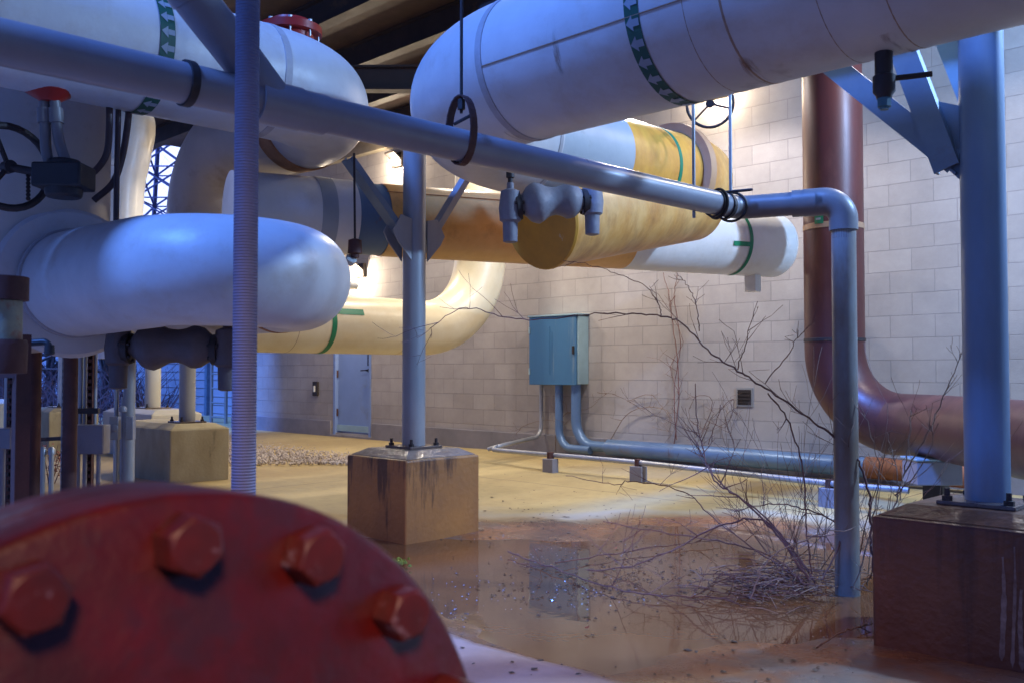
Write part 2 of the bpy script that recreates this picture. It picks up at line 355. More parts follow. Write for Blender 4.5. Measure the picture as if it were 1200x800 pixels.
PUD = (-3.35, 4.35)
def groundmat():
    m = bpy.data.materials.new('slab'); m.use_nodes = True
    nt = m.node_tree; N = nt.nodes; L = nt.links; b = N['Principled BSDF']
    tc = N.new('ShaderNodeTexCoord'); ge = N.new('ShaderNodeNewGeometry')
    pos = ge.outputs['Position']
    def noi(sc, det=6, ro=.6):
        n = N.new('ShaderNodeTexNoise'); n.inputs['Scale'].default_value = sc; n.inputs['Detail'].default_value = det; n.inputs['Roughness'].default_value = ro
        L.new(pos, n.inputs['Vector']); return n.outputs[0]
    def mth(op, a, bb, c=None):
        n = N.new('ShaderNodeMath'); n.operation = op
        for i, x in enumerate((a, bb, c)):
            if x is None: continue
            if isinstance(x, (int, float)): n.inputs[i].default_value = x
            else: L.new(x, n.inputs[i])
        return n.outputs[0]
    def rng(x, a, bb, c=0, d=1, sm=True):
        n = N.new('ShaderNodeMapRange'); n.inputs[1].default_value = a; n.inputs[2].default_value = bb; n.inputs[3].default_value = c; n.inputs[4].default_value = d
        if sm: n.interpolation_type = 'SMOOTHSTEP'
        L.new(x, n.inputs[0]); return n.outputs[0]
    def mix(f, a, bb):
        n = N.new('ShaderNodeMix'); n.data_type = 'RGBA'
        for i, x in ((0, f), (6, a), (7, bb)):
            if isinstance(x, (int, float)): n.inputs[i].default_value = x
            elif isinstance(x, tuple): n.inputs[i].default_value = (*x, 1)
            else: L.new(x, n.inputs[i])
        return n.outputs[2]
    sp = N.new('ShaderNodeSeparateXYZ'); L.new(pos, sp.inputs[0])
    X, Y = sp.outputs[0], sp.outputs[1]
    # distance from the low spot of the slab, stretched along the diagonal where water drains
    dx = mth('SUBTRACT', X, PUD[0]); dy = mth('SUBTRACT', Y, PUD[1])
    a = mth('MULTIPLY', mth('ADD', dx, dy), s2*.68); c = mth('MULTIPLY', mth('SUBTRACT', dy, dx), s2*.92)
    d = mth('SQRT', mth('ADD', mth('MULTIPLY', a, a), mth('MULTIPLY', c, c)), 0)
    dn = mth('ADD', d, mth('MULTIPLY', mth('SUBTRACT', noi(.9, 4, .5), .5), 1.7))
    wet = mth('MAXIMUM', rng(dn, 2.15, 1.55), mth('MULTIPLY', rng(mth('ADD', X, mth('MULTIPLY', mth('SUBTRACT', noi(1.1, 4), .5), 1.2)), -2.5, -1.8), rng(mth('ADD', Y, mth('MULTIPLY', noi(1.3, 3), .8)), 5.6, 4.9)))
    big = noi(.7, 8); fine = noi(9, 8, .7)
    tan_ = mix(rng(big, .35, .65), (.46, .36, .165), (.36, .27, .12))
    near = mth('MULTIPLY', rng(mth('ADD', Y, mth('MULTIPLY', mth('SUBTRACT', big, .5), .5)), 2.80, 2.72), rng(mth('ADD', X, mth('MULTIPLY', mth('SUBTRACT', noi(1.4, 4), .5), .8)), -1.75, -2.2))  # dry near slab; the warm lamp's pink pool is painted into its colour
    dry = tan_
    dry = mix(rng(fine, .45, .75, 0, .35), dry, (.20, .15, .09))
    brown = mix(rng(noi(1.3, 8), .35, .65), (.32, .12, .042), (.16, .07, .032))
    grey = mix(rng(noi(.8, 5), .52, .62), brown, (.17, .14, .13))
    rim = mth('MULTIPLY', rng(dn, 2.35, 2.05), rng(dn, 1.75, 2.05))
    colr = mix(wet, dry, grey)
    colr = mix(mth('MULTIPLY', rim, .55), colr, (.36, .33, .27))
    colr = mix(near, colr, mix(fine, (.52, .34, .27), (.36, .24, .19)))
    # joints sawn in the slab
    cr = rng(mth('ABSOLUTE', mth('SUBTRACT', Y, 6.9), 0), .012, .004)
    cr2 = rng(mth('ABSOLUTE', mth('ADD', X, 8.3), 0), .012, .004)
    colr = mix(mth('MULTIPLY', mth('MAXIMUM', cr, cr2), .6), colr, (.09, .07, .05))
    far = rng(X, -19, -26)
    colr = mix(far, colr, mix(fine, (.30, .28, .30), (.16, .14, .15)))
    L.new(colr, b.inputs['Base Color'])
    rg = mix(mth('MULTIPLY', wet, mth('SUBTRACT', 1.0, near)), (.7, .7, .7), mix(rng(noi(3, 6), .35, .65), (.10, .10, .10), (.32, .32, .32)))
    L.new(rg, b.inputs['Roughness'])
    bp = N.new('ShaderNodeBump'); bp.inputs['Strength'].default_value = .45; bp.inputs['Distance'].default_value = .006
    L.new(mth('ADD', fine, mth('MULTIPLY', noi(60, 4), .5)), bp.inputs['Height']); L.new(bp.outputs[0], b.inputs['Normal'])
    return m
slabm = groundmat()
def watermat():
    m = bpy.data.materials.new('puddle_water'); m.use_nodes = True
    nt = m.node_tree; N = nt.nodes; L = nt.links; b = N['Principled BSDF']
    ge = N.new('ShaderNodeNewGeometry'); n = N.new('ShaderNodeTexNoise'); n.inputs['Scale'].default_value = 1.7; n.inputs['Detail'].default_value = 8
    L.new(ge.outputs['Position'], n.inputs['Vector'])
    cr = N.new('ShaderNodeMix'); cr.data_type = 'RGBA'; cr.inputs[6].default_value = (.21, .085, .03, 1); cr.inputs[7].default_value = (.125, .06, .032, 1)
    L.new(n.outputs[0], cr.inputs[0]); L.new(cr.outputs[2], b.inputs['Base Color'])
    b.inputs['Roughness'].default_value = .035; b.inputs['IOR'].default_value = 1.33; b.inputs['Specular IOR Level'].default_value = .6
    w = N.new('ShaderNodeTexNoise'); w.inputs['Scale'].default_value = 5; w.inputs['Detail'].default_value = 3
    L.new(ge.outputs['Position'], w.inputs['Vector'])
    bp = N.new('ShaderNodeBump'); bp.inputs['Strength'].default_value = .05; bp.inputs['Distance'].default_value = .02
    L.new(w.outputs[0], bp.inputs['Height']); L.new(bp.outputs[0], b.inputs['Normal'])
    return m
waterm = watermat()

# ================================================================ GROUND
def sstep(x, a, b):
    t = max(0, min(1, (x-a)/(b-a))); return t*t*(3-2*t)
def gz(x, y):
    z = .085*sstep(y, 6.0, 8.6)
    if -10 < x < 1 and 0 < y < 9.5:
        dx, dy = x-PUD[0], y-PUD[1]
        a = (dx+dy)*s2*.68; c = (dy-dx)*s2*.92
        d = math.sqrt(a*a+c*c)
        z += .021*noise.noise(Vector((x*.9, y*.9, 0)))*(1-sstep(d, 2.2, 3.6)*.6) + .007*noise.noise(Vector((x*3.3, y*3.3, 3)))
        z -= .030*(1-sstep(d, .6, 2.1))
        z += .022*(1-sstep(y, 2.68, 2.84))*(1-sstep(x, -2.2, -1.75))
    return z
xs = [-120, -60, -40, -30, -24, -20, -16, -13, -11] + [-10+.08*i for i in range(0, 138)] + [1.5, 3, 6, 12, 30, 80]
ys = [-60, -20, -8, -3, -1, 0] + [.08*i+.6 for i in range(0, 108)] + [9.6, 11, 14, 20, 30, 50, 120]
g = MB(); ny = len(ys)
for x in xs:
    for y in ys: g.v.append(Vector((x, y, gz(x, y))))
for i in range(len(xs)-1):
    for j in range(ny-1):
        g.face((i*ny+j, (i+1)*ny+j, (i+1)*ny+j+1, i*ny+j+1))
tag(g.build('ground', slabm), 'stained tan concrete slab, damp and brown in the middle', None, None, 'structure')
w = MB()
ring = []
for k in range(64):
    t = 2*PI*k/64; a = 2.6*math.cos(t)/.68; c = 2.6*math.sin(t)/.92
    ring.append(Vector((PUD[0]+(a-c)*s2, PUD[1]+(a+c)*s2, -.0135)))
w.v = ring; w.face(range(64))
tag(w.build('water', waterm, smooth=False), 'shallow brown puddle reflecting the concrete pads and pipes', None, None, 'structure')

# gravel beside the door: a bank of stones
gv = MB()
for k in range(2600):
    px = random.uniform(240, 412); py = random.uniform(517, 546)
    p = GP(px, py)
    if p.y > 8.8: continue
    r = random.uniform(.012, .032); b0 = len(gv.v)
    rot = Matrix.Rotation(random.uniform(0, 6.28), 3, Vector((random.random(), random.random(), random.random()+.1)).normalized())
    for d in ((1, 0, 0), (-1, 0, 0), (0, 1, 0), (0, -1, 0), (0, 0, .7), (0, 0, -.7)):
        gv.v.append(p + Vector((0, 0, .02+random.random()*.03)) + rot @ (Vector(d)*r))
    for f in ((0, 2, 4), (2, 1, 4), (1, 3, 4), (3, 0, 4), (2, 0, 5), (1, 2, 5), (3, 1, 5), (0, 3, 5)): gv.face([b0+i for i in f])
tag(gv.build('gravel', gravelm, smooth=False), 'pale gravel bed along the block wall in front of the door', 'gravel', None, 'stuff')

# ================================================================ BLOCK WALL with door
WV = 8.9
wall = thing('block_wall', 'long tan concrete block wall with a blue grey door at its left', 'wall', (0, WV, 0))
dx0, dx1, dz0, dz1 = -13.06, -12.04, .15, 2.24
b = MB()
b.box((-16.4, WV, -.3), (dx0, WV+.25, 6.1)); b.box((dx1, WV, -.3), (5, WV+.25, 6.1)); b.box((dx0, WV, dz1), (dx1, WV+.25, 6.1)); b.box((dx0, WV, -.3), (dx1, WV+.25, dz0))
b.build('masonry', blockm, wall, smooth=False)
b = MB(); b.box((-16.43, WV-.03, -.3), (dx0-.06, WV, .34)); b.box((dx1+.06, WV-.03, -.3), (5, WV, .34)); b.box((dx0-.06, WV-.03, -.3), (dx1+.06, WV, dz0-.03))
b.build('foundation', foundm, wall, smooth=False, bevel=.008)
b = MB(); b.box((dx0+.05, WV+.05, dz0+.02), (dx1-.05, WV+.1, dz1-.05))
door = b.build('door', doorm, wall, smooth=False, bevel=.004)
b = MB(); b.lathe((dx1-.13, WV+.05, 1.17), (0, -1, 0), [(0, .03), (.008, .03), (.012, .018), (.05, .014)], 16); b.tube([(dx1-.13, WV, 1.17), (dx1-.27, WV-.005, 1.165)], .011, 10)
b.box((dx1-.16, WV+.042, 1.24), (dx1-.10, WV+.05, 1.42))
b.build('handle', M('dark_handle', (.06, .06, .08), None, 5, .3, .8, bump=0), door)
b = MB(); b.box((dx0+.06, WV+.03, dz0+.03), (dx1-.06, WV+.05, dz0+.13)); b.build('kick_plate', cablight, door, smooth=False)
b = MB(); b.box((dx0-.005, WV-.012, dz0-.03), (dx0+.05, WV+.1, dz1)); b.box((dx1-.05, WV-.012, dz0-.03), (dx1+.005, WV+.1, dz1)); b.box((dx0+.05, WV-.012, dz1-.05), (dx1-.05, WV+.1, dz1))
b.build('door_frame', doorm, wall, smooth=False)
for hz in (.42, 1.05, 1.95):
    b = MB(); b.tube([(dx0+.055, WV+.03, hz), (dx0+.055, WV+.03, hz+.12)], .014, 8); b.build('hinge', ironrust, door)
b = MB(); p = W(371, 455, WV); b.box((p.x-.07, WV-.04, p.z-.12), (p.x+.07, WV, p.z+.12)); pl = b.build('switch_plate', iron, wall, smooth=False, bevel=.006)
b = MB(); b.box((p.x-.02, WV-.06, p.z-.05), (p.x+.02, WV-.04, p.z+.05)); b.build('switch', plastic_w, pl, smooth=False)
b = MB(); p = W(873, 465, WV); b.box((p.x-.10, WV-.012, p.z-.10), (p.x+.10, WV, p.z+.10)); vf = b.build('vent_frame', galv, wall, smooth=False)
b = MB(); b.box((p.x-.08, WV-.016, p.z-.08), (p.x+.08, WV-.013, p.z+.08))
for k in range(4): b.box((p.x-.078, WV-.024, p.z-.065+k*.038), (p.x+.078, WV-.017, p.z-.055+k*.038))
b.build('louvre', iron, vf, smooth=False)

# ================================================================ STEEL CANOPY over the pipes
can = thing('steel_canopy', 'dark steel roof platform on beams high above the pipes, with an unseen slab added for shade', 'canopy', (-7, 6, 4.4))
DZ = 3.75+H
b = MB()
for x0, x1, y0, y1 in ((-15, -5.55, -2.5, 4.6), (-2.55, 4.5, -4.5, 1.45), (-15, -6.75, 4.6, 8.85), (-6.75, -6.45, 5.2, 5.9), (-6.75, -6.45, 6.2, 8.85), (-6.45, 1, 5.2, 8.85)):  # second slab is unseen, added over the viewer to shade the foreground
    b.box((x0, y0, DZ), (x1, y1, DZ+.06))
b.build('deck_and_shade_slab', roofm, can, smooth=False)
for i, y in enumerate((5.28, 6.3, 7.3, 8.3)):
    b = MB(); b.box((-15, y-.012, DZ-.26), (1, y+.012, DZ-.004)); b.box((-15, y-.07, DZ-.275), (1, y+.07, DZ-.26)); b.box((-15, y-.07, DZ-.016), (1, y+.07, DZ-.004))
    b.build('joist', joistm, can, smooth=False)
b = MB(); b.box((-15, 8.76, 3.44+H), (1, 8.895, 3.735+H)); b.build('ledger_beam', M('ledger_paint', (.34, .30, .22), (.24, .2, .15), 4, .5, bump=.1), can, smooth=False)
b = MB(); q0 = P(380, 93, 9.6); q1 = P(560, 93, 9.2); b.bar(q0, q1, .22, .02); 
d = (q1-q0).normalized()
for z in (-.115, .115): b.bar(q0+Vector((0, 0, z)), q1+Vector((0, 0, z)), .02, .14)
b.build('cross_beam', joistm, can, smooth=False)

# ================================================================ SUPPORT COLUMNS on concrete pads
def pad(label, x0, x1, y0, y1, top, mat, group='concrete pads under the columns', capmat=None):
    t = thing('concrete_pad', label, 'concrete pad', ((x0+x1)/2, (y0+y1)/2, -.12), group)
    b = MB(); b.box((x0, y0, -.12), (x1, y1, top-.05)); b.build('block', mat, t, smooth=False, bevel=.014)
    b = MB(); n0 = len(b.v); e = .015; q = .11
    b.v += [Vector(p) for p in ((x0+e, y0+e, top-.05), (x1-e, y0+e, top-.05), (x1-e, y1-e, top-.05), (x0+e, y1-e, top-.05), (x0+q, y0+q, top), (x1-q, y0+q, top), (x1-q, y1-q, top), (x0+q, y1-q, top))]
    for f in ((3, 2, 1, 0), (4, 5, 6, 7), (0, 1, 5, 4), (1, 2, 6, 5), (2, 3, 7, 6), (3, 0, 4, 7)): b.face([n0+i for i in f])
    b.build('grout_cap', capmat or mat, t, smooth=False, bevel=.012)
    return t
platem = M('wet_plate', (.16, .13, .12), (.10, .07, .06), 6, .25, .3, bump=.2)
def column(label, x, y, z0, z1, r, mat, cat='column', group='round columns standing on the pads', base=True):
    t = thing('support_column', label, cat, (x, y, z0), group)
    b = MB(); b.tube([(x, y, z0+.015), (x, y, z1)], r, 32); b.build('post', mat, t)
    if base:
        b = MB(); h = r*1.75; b.box((x-h, y-h, z0), (x+h, y+h, z0+.018)); bp = b.build('base_plate', platem, t, smooth=False, bevel=.004)
        for sx in (-1, 1):
            for sy in (-1, 1):
                b = MB(); c = (x+sx*h*.78, y+sy*h*.78, z0+.018); b.lathe(c, (0, 0, 1), [(0, .021), (.018, .021), (.02, .012), (.05, .011)], 6); b.build('anchor_bolt', iron, bp, ang=20)
    return t
pad('square pad with dark drips on its shaded left face, middle of the yard', -5.68, -5.0, 3.985, 4.665, .60, concwet, capmat=capm)
pad('dark wet pad with pale drips in the near right corner', -1.76, -1.06, 3.92, 4.62, .59, concdark, capmat=concdark)
pad('yellowish pad spotted with black lichen left of the blue ribbed conduit', -10.75, -9.31, 4.35, 5.01, .60, conc)
pad('low pale pad just behind the lichen spotted pad', -13.6, -12.0, 5.35, 6.05, .64, beigepad)
pad('weathered pad far left behind the reddish leafy plant', -15.0, -14.25, 4.85, 5.55, .62, conc)
pad('pale pad at the far left edge half behind the brown post', -18.4, -17.6, 4.9, 5.6, .66, beigepad)

pd = [o for o in bpy.data.objects if o.get('label', '').startswith('dark wet pad')][0]
b = MB(); rp = random.Random(4)
for px, yt, yb, ww in ((1175, 652, 774, 4.5), (1188, 640, 782, 3.2), (1197, 690, 785, 5)):
    n_ = 40; i0 = len(b.v); hw = 1.0
    for k in range(n_+1):
        f_ = k/n_; hw += (rp.uniform(.35, 1.0)-hw)*.35
        y_ = yt+(yb-yt)*f_; h_ = ww*hw*(.35+.65*sstep(f_, 0, .45))*(1-.8*sstep(f_, .93, 1)); cx_ = px+1.5*math.sin(f_*4+px)
        b.v += [W(cx_-h_, y_, 3.918), W(cx_+h_, y_, 3.918)]
    for k in range(n_): b.face((i0+2*k, i0+2*k+1, i0+2*k+3, i0+2*k+2))
b.build('paint_drip', M('pale_drip', (.28, .22, .21), (.13, .08, .07), 26, .5, bump=.2), pd, smooth=False)

# middle column with two knee braces
mc = column('grey column with two knee braces in the middle of the yard', -5.34, 4.33, .60, 2.93, .084, colm)
def channel(b, a, c, w, side):
    a = Vector(a); c = Vector(c); d = (c-a).normalized(); s = Vector(side).normalized(); nn = d.cross(s).normalized()
    b.bar(a, c, w, .010, side=s)
    for k in (-1, 1): b.bar(a+s*(k*(w/2-.005))+nn*.02, c+s*(k*(w/2-.005))+nn*.02, .010, .045, side=s)
b = MB(); a0 = U(-5.34, 4.20, .97); a1 = U(-5.36, 3.74, 1.455); channel(b, a0, a1, .10, (1, 0, .02)); b.build('knee_brace', galvblue, mc, smooth=False)
b = MB(); channel(b, U(-5.34, 4.44, .97), U(-5.34, 4.86, 1.55), .08, (1, 0, .02)); b.build('knee_brace', colm, mc, smooth=False)
for sgn in (-1, 1):
    b = MB()
    pts = [U(-5.34+.05, 4.33+sgn*.075, .80), U(-5.34+.05, 4.33+sgn*.075, 1.10), U(-5.34+.05, 4.33+sgn*.17, 1.12), U(-5.34+.05, 4.33+sgn*.24, 1.00), U(-5.34+.05, 4.33+sgn*.20, .93)]
    b.prism(pts, (.012, 0, 0)); b.prism([p-Vector((.11, 0, 0)) for p in pts], (.012, 0, 0)); b.build('gusset', colm, mc, smooth=False)
# right column with bracket
rc = column('blue lit column with a triangular bracket at the right edge', -1.4, 4.25, .59, 2.9, .089, M('grey_blue_column', (.17, .25, .36), (.14, .20, .28), 4, .42, .15, bump=.12, stain=(.20, .15, .10), sscale=1.8, slo=.52, shi=.75, samt=.6, stretch=(1, 1, .35)))
b = MB(); channel(b, U(-1.50, 4.22, .90), U(-2.10, 4.22, 1.50), .10, (0, 0, 1)); b.build('knee_brace', galvblue, rc, smooth=False)
b = MB(); channel(b, U(-1.53, 4.20, .88), U(-1.74, 4.20, 1.52), .11, (1, 0, .3)); b.build('knee_brace', galvblue, rc, smooth=False)
b = MB(); b.prism([U(-1.48, 4.235, .82), U(-1.48, 4.235, 1.15), U(-1.60, 4.235, 1.20), U(-1.78, 4.235, 1.14)], (0, .012, 0)); b.build('gusset', galvblue, rc, smooth=False)
b = MB(); b.prism([U(-1.49, 4.245, 1.16), U(-1.49, 4.245, 1.55), U(-1.62, 4.245, 1.55)], (0, .012, 0)); b.build('stiffener', cablight, rc, smooth=False)
b = MB(); b.box((-2.2, 4.12, 1.52+H), (-1.1, 4.26, 1.62+H)); b.build('saddle_beam', galvblue, rc, smooth=False, bevel=.005)
# far left columns
column('grey column on the lichen spotted pad', -9.66, 4.70, .60, 3.0, .085, colm)
column('cream column on the low pale pad at the left', -12.75, 5.7, .64, 3.2, .105, beigepad)
column('white lit column on the weathered far left pad', -14.6, 5.2, .62, 3.2, .11, plastic_w)

# ================================================================ BIG INSULATED PIPES
def ringband(b, c, axis, r, w, h=.006):
    b.lathe(Vector(c)-Vector(axis)*w/2, axis, [(0, r), (.002, r+h), (w-.002, r+h), (w, r)], 48, cap=False)
def tapes(parent, c, axis, r, w, a0, a1, step=.085):
    b = MB(); b.patch(c, axis, r+.004, a0, a1, -w/2, w/2, 64)
    b.m = 1; n = int((a1-a0)*r/step)
    for k in range(n): b.arrow(c, axis, r+.007, a0+(k+.5)*(a1-a0)/n, w*.9, step*.40)
    return b.build('arrow_tape', [greend, arrow_m], parent, smooth=False)

# A : the large header at top right with a long bend, amber jacket and return bend
A = thing('insulated_header', 'largest white header at top right, bending into an amber jacketed end', 'pipe', U(-3, 3.5, 1.2))
RA = .37
pth = fillet([U(3.2, 3.5, 1.58), U(-4.47, 3.5, 1.58), U(-4.47, 4.60, 1.58)], 1.10, 28)
b = MB(); b.tube(pth, RA, 64); b.build('white_jacket', white, A)
b = MB(); b.tube([U(-4.47, 4.59, 1.58), U(-4.47, 5.37, 1.58)], RA-.012, 48); 
b.build('grey_sleeve', sleeve_m, A)
b = MB(); b.tube([U(-4.47, 5.36, 1.58), U(-4.47, 5.7, 1.58), U(-4.47, 6.0, 1.58), U(-4.47, 6.36, 1.58)], [RA-.022, RA-.018, RA-.02, RA-.01], 48); b.build('amber_jacket', orangestreak, A)
b = MB(); ringband(b, U(-4.47, 5.95, 1.58), Vector((0, 1, 0)), RA-.022, .04); b.build('green_tape', green, A)
b = MB(); b.tube([U(-4.47, 6.28, 1.58), U(-4.47, 6.45, 1.575), U(-4.47, 6.6, 1.55)], [.375, .385, .38], 48, dome=.2); b.build('rounded_end', bend_m, A)
l0, l1, l2 = U(-4.50, 6.62, 1.44), U(-4.52, 5.7, 1.25), U(-4.55, 4.86, 1.07)
dl = (l2-l1).normalized()
b = MB(); b.tube(catmull([l0, l1, l2], 8), .345, 48); b.build('lower_leg', bend_m, A)
b = MB(); b.lathe(l2, dl, [(0, .345), (.012, .35), (.03, .342), (.045, .25), (.052, .12), (.054, .01)], 48); b.build('end_plate', endcap_m, A)
b = MB(); b.lathe(U(-4.47, 6.24, 1.58), (0, 1, 0), [(0, .36), (.0, .43), (.07, .435), (.12, .40), (.13, .37)], 48, cap=False); b.build('collar_ring', M('tan_collar', (.50, .30, .16), (.42, .22, .10), 3, .5, bump=.2), A)
tapes(A, U(-2.42, 3.5, 1.58), (1, 0, 0), RA, .075, -PI, PI)
b = MB(); ringband(b, U(-3.37, 3.5, 1.58), Vector((1, 0, 0)), RA, .045, .005); b.build('sealant_seam', seam_m, A)
b = MB(); ringband(b, U(-4.47, 4.57, 1.58), Vector((0, 1, 0)), RA, .03, .005); b.build('sealant_seam', seam_m, A)
for u, ww in ((-2.17, .004), (-2.0, .012), (-1.62, .004), (-1.38, .006)):
    b = MB(); ringband(b, U(u, 3.5, 1.58), Vector((1, 0, 0)), RA, ww, .0015); b.build('stained_joint', seamdark, A)
b = MB()
an = R(118)
b.tube([U(-3.35, 3.5-(RA+.001)*math.sin(R(78)), 1.58-(RA+.001)*math.cos(R(78))), U(2.0, 3.5-(RA+.001)*math.sin(R(78)), 1.58-(RA+.001)*math.cos(R(78)))], .0035, 6); b.build('lap_seam', seamdark, A)
b = MB(); b.patch(U(-1.95, 3.5, 1.58), (1, 0, 0), RA+.0025, PI-.55, PI+.4, -.45, .5, 20)
def dripmat():
    m = M('brown_drip', (.30, .17, .10), (.36, .24, .17), 8, .6, bump=0)
    nt = m.node_tree; N = nt.nodes; L = nt.links
    tc = N.new('ShaderNodeTexCoord'); mp = N.new('ShaderNodeMapping'); mp.inputs['Scale'].default_value = (16, 2.2, 2.2)
    L.new(tc.outputs['Object'], mp.inputs[0])
    n = N.new('ShaderNodeTexNoise'); n.inputs['Scale'].default_value = 3; n.inputs['Detail'].default_value = 7; L.new(mp.outputs[0], n.inputs['Vector'])
    gx_ = N.new('ShaderNodeVectorMath'); gx_.operation = 'MULTIPLY_ADD'; gx_.inputs[1].default_value = (2, 2, 2); gx_.inputs[2].default_value = (-1, -1, -1); L.new(tc.outputs['Generated'], gx_.inputs[0])
    ln = N.new('ShaderNodeVectorMath'); ln.operation = 'DOT_PRODUCT'; L.new(gx_.outputs[0], ln.inputs[0]); L.new(gx_.outputs[0], ln.inputs[1])
    r0 = N.new('ShaderNodeMapRange'); r0.inputs[1].default_value = 2.0; r0.inputs[2].default_value = .5; L.new(ln.outputs['Value'], r0.inputs[0])
    r = N.new('ShaderNodeMapRange'); r.inputs[1].default_value = .46; r.inputs[2].default_value = .72; r.inputs[4].default_value = .75; L.new(n.outputs[0], r.inputs[0])
    mu = N.new('ShaderNodeMath'); mu.operation = 'MULTIPLY'; L.new(r.outputs[0], mu.inputs[0]); L.new(r0.outputs[0], mu.inputs[1])
    L.new(mu.outputs[0], N['Principled BSDF'].inputs['Alpha']); return m
drip_m = dripmat()
def smear():
    m = M('rust_smear', (.38, .19, .09), (.46, .32, .22), 6, .6, bump=.1)
    nt = m.node_tree; N = nt.nodes; L = nt.links
    tc = N.new('ShaderNodeTexCoord'); mp = N.new('ShaderNodeMapping'); mp.inputs['Location'].default_value = (-1.07*2.2, 0, 1.0); mp.inputs['Scale'].default_value = (2.2, 4.2, 4.2)
    L.new(tc.outputs['Object'], mp.inputs[0])
    ln = N.new('ShaderNodeVectorMath'); ln.operation = 'LENGTH'; L.new(mp.outputs[0], ln.inputs[0])
    n = N.new('ShaderNodeTexNoise'); n.inputs['Scale'].default_value = 7; n.inputs['Detail'].default_value = 9; L.new(tc.outputs['Object'], n.inputs['Vector'])
    ad = N.new('ShaderNodeMath'); ad.operation = 'MULTIPLY_ADD'; ad.inputs[1].default_value = 1.6; L.new(n.outputs[0], ad.inputs[0]); ad.inputs[2].default_value = -.8
    sm = N.new('ShaderNodeMath'); sm.operation = 'ADD'; L.new(ln.outputs['Value'], sm.inputs[0]); L.new(ad.outputs[0], sm.inputs[1])
    r = N.new('ShaderNodeMapRange'); r.inputs[1].default_value = .35; r.inputs[2].default_value = 1.0; r.inputs[3].default_value = .75; r.inputs[4].default_value = 0; L.new(sm.outputs[0], r.inputs[0])
    L.new(r.outputs[0], N['Principled BSDF'].inputs['Alpha']); return m
b.build('rust_patch', smear(), A)
for (px_, py_, wz) in ((652, 22, .16), (845, 60, .2), (560, 150, .12), (1010, 40, .14)):
    c_ = ray(px_, py_); t0 = 3.5-RA*.9; hit = CAM+c_*(t0/c_.y); u0 = hit.x
    zz = min(max((hit.z-(1.58+H))/RA, -.95), .95); an = math.acos(zz)
    b = MB(); b.patch(U(0, 3.5, 1.58), (1, 0, 0), RA+.002, an-.05, an+.75, u0-wz*.22, u0+wz*.22, 12)
    b.build('drip_stain', drip_m, A)
# drain valve hanging under A
dv = thing('drain_valve', 'dark drain valve hanging under the header at top right', 'valve', U(-1.5, 3.5, .86))
b = MB(); b.lathe(U(-1.5, 3.5, 1.235), (0, 0, -1), [(0, .045), (.015, .045), (.017, .033), (.11, .033), (.115, .041), (.175, .041), (.19, .03), (.20, .028)], 24); b.build('body', iron, dv)
b = MB(); b.lathe(U(-1.5, 3.5, 1.037), (0, 0, -1), [(0, .026), (.035, .026), (.037, .018), (.045, .018)], 8); b.build('plug', M('teal_plug', (.08, .20, .24), None, 6, .4, .3), dv)
b = MB(); b.tube([U(-1.47, 3.52, 1.11), U(-1.42, 3.56, 1.115), U(-1.36, 3.60, 1.12)], .011, 10); b.build('lever', iron, dv)

# C : amber and white pipe running away behind the middle column
Cc = thing('insulated_pipe', 'amber stained pipe with a white far end, running behind the middle column', 'pipe', U(-5.3, 6.2, .9))
c0, c1, c2 = U(-6.16, 3.3, 1.16), U(-5.87, 4.26, 1.165), U(-4.69, 8.40, 1.235)
dC = (c2-c1).normalized()
def cp(t): return c1+(c2-c1)*t
def cr_(t): return .28+.03*t
b = MB(); b.tube([U(-6.16, 3.3, .3)]+fillet([U(-6.16, 3.3, .5), c0, c1], .3, 10)[0:0]+[c0, c1], .28, 40); 
b = MB(); b.tube([c1-dC*1.0, c1-dC*.12], .285, 40); b.build('white_jacket', white2, Cc)
b = MB(); b.tube([c1-dC*.16, cp(0), cp(.03)], .272, 40); b.build('blue_sleeve', bluepatch_m, Cc)
b = MB(); b.tube([cp(.03), cp(.3), cp(.56)], [.28, .287, .293], 48); b.build('amber_jacket', orange, Cc)
b = MB(); b.tube([cp(.56), cp(.8), cp(.985)], [.294, .303, .31], 48, dome=.16); b.build('white_end', white2, Cc)
b = MB(); ringband(b, cp(.40), dC, .291, .03); b.build('green_tape', green, Cc)
b = MB(); ringband(b, c1-dC*.35, dC, .285, .12, .004); b.build('grey_band', sleeve_m, Cc)
b = MB(); b.patch(cp(.855), dC, .311, R(0), R(185), -.02, .02, 32); b.patch(cp(.855), dC, .3115, R(95), R(103), -.22, -.02, 4); b.build('green_mark', green, Cc)
b = MB(); b.tube([cp(.03)+Vector((.20, -.08, .185)), cp(.56)+Vector((.21, -.08, .195))], .003, 6); b.build('lap_seam', rust, Cc)
b = MB(); q = cp(.93); b.box((q.x-.06, q.y-.09, q.z-.46), (q.x+.06, q.y+.02, q.z-.29)); b.build('junction_box', plastic_w, Cc, smooth=False, bevel=.006)

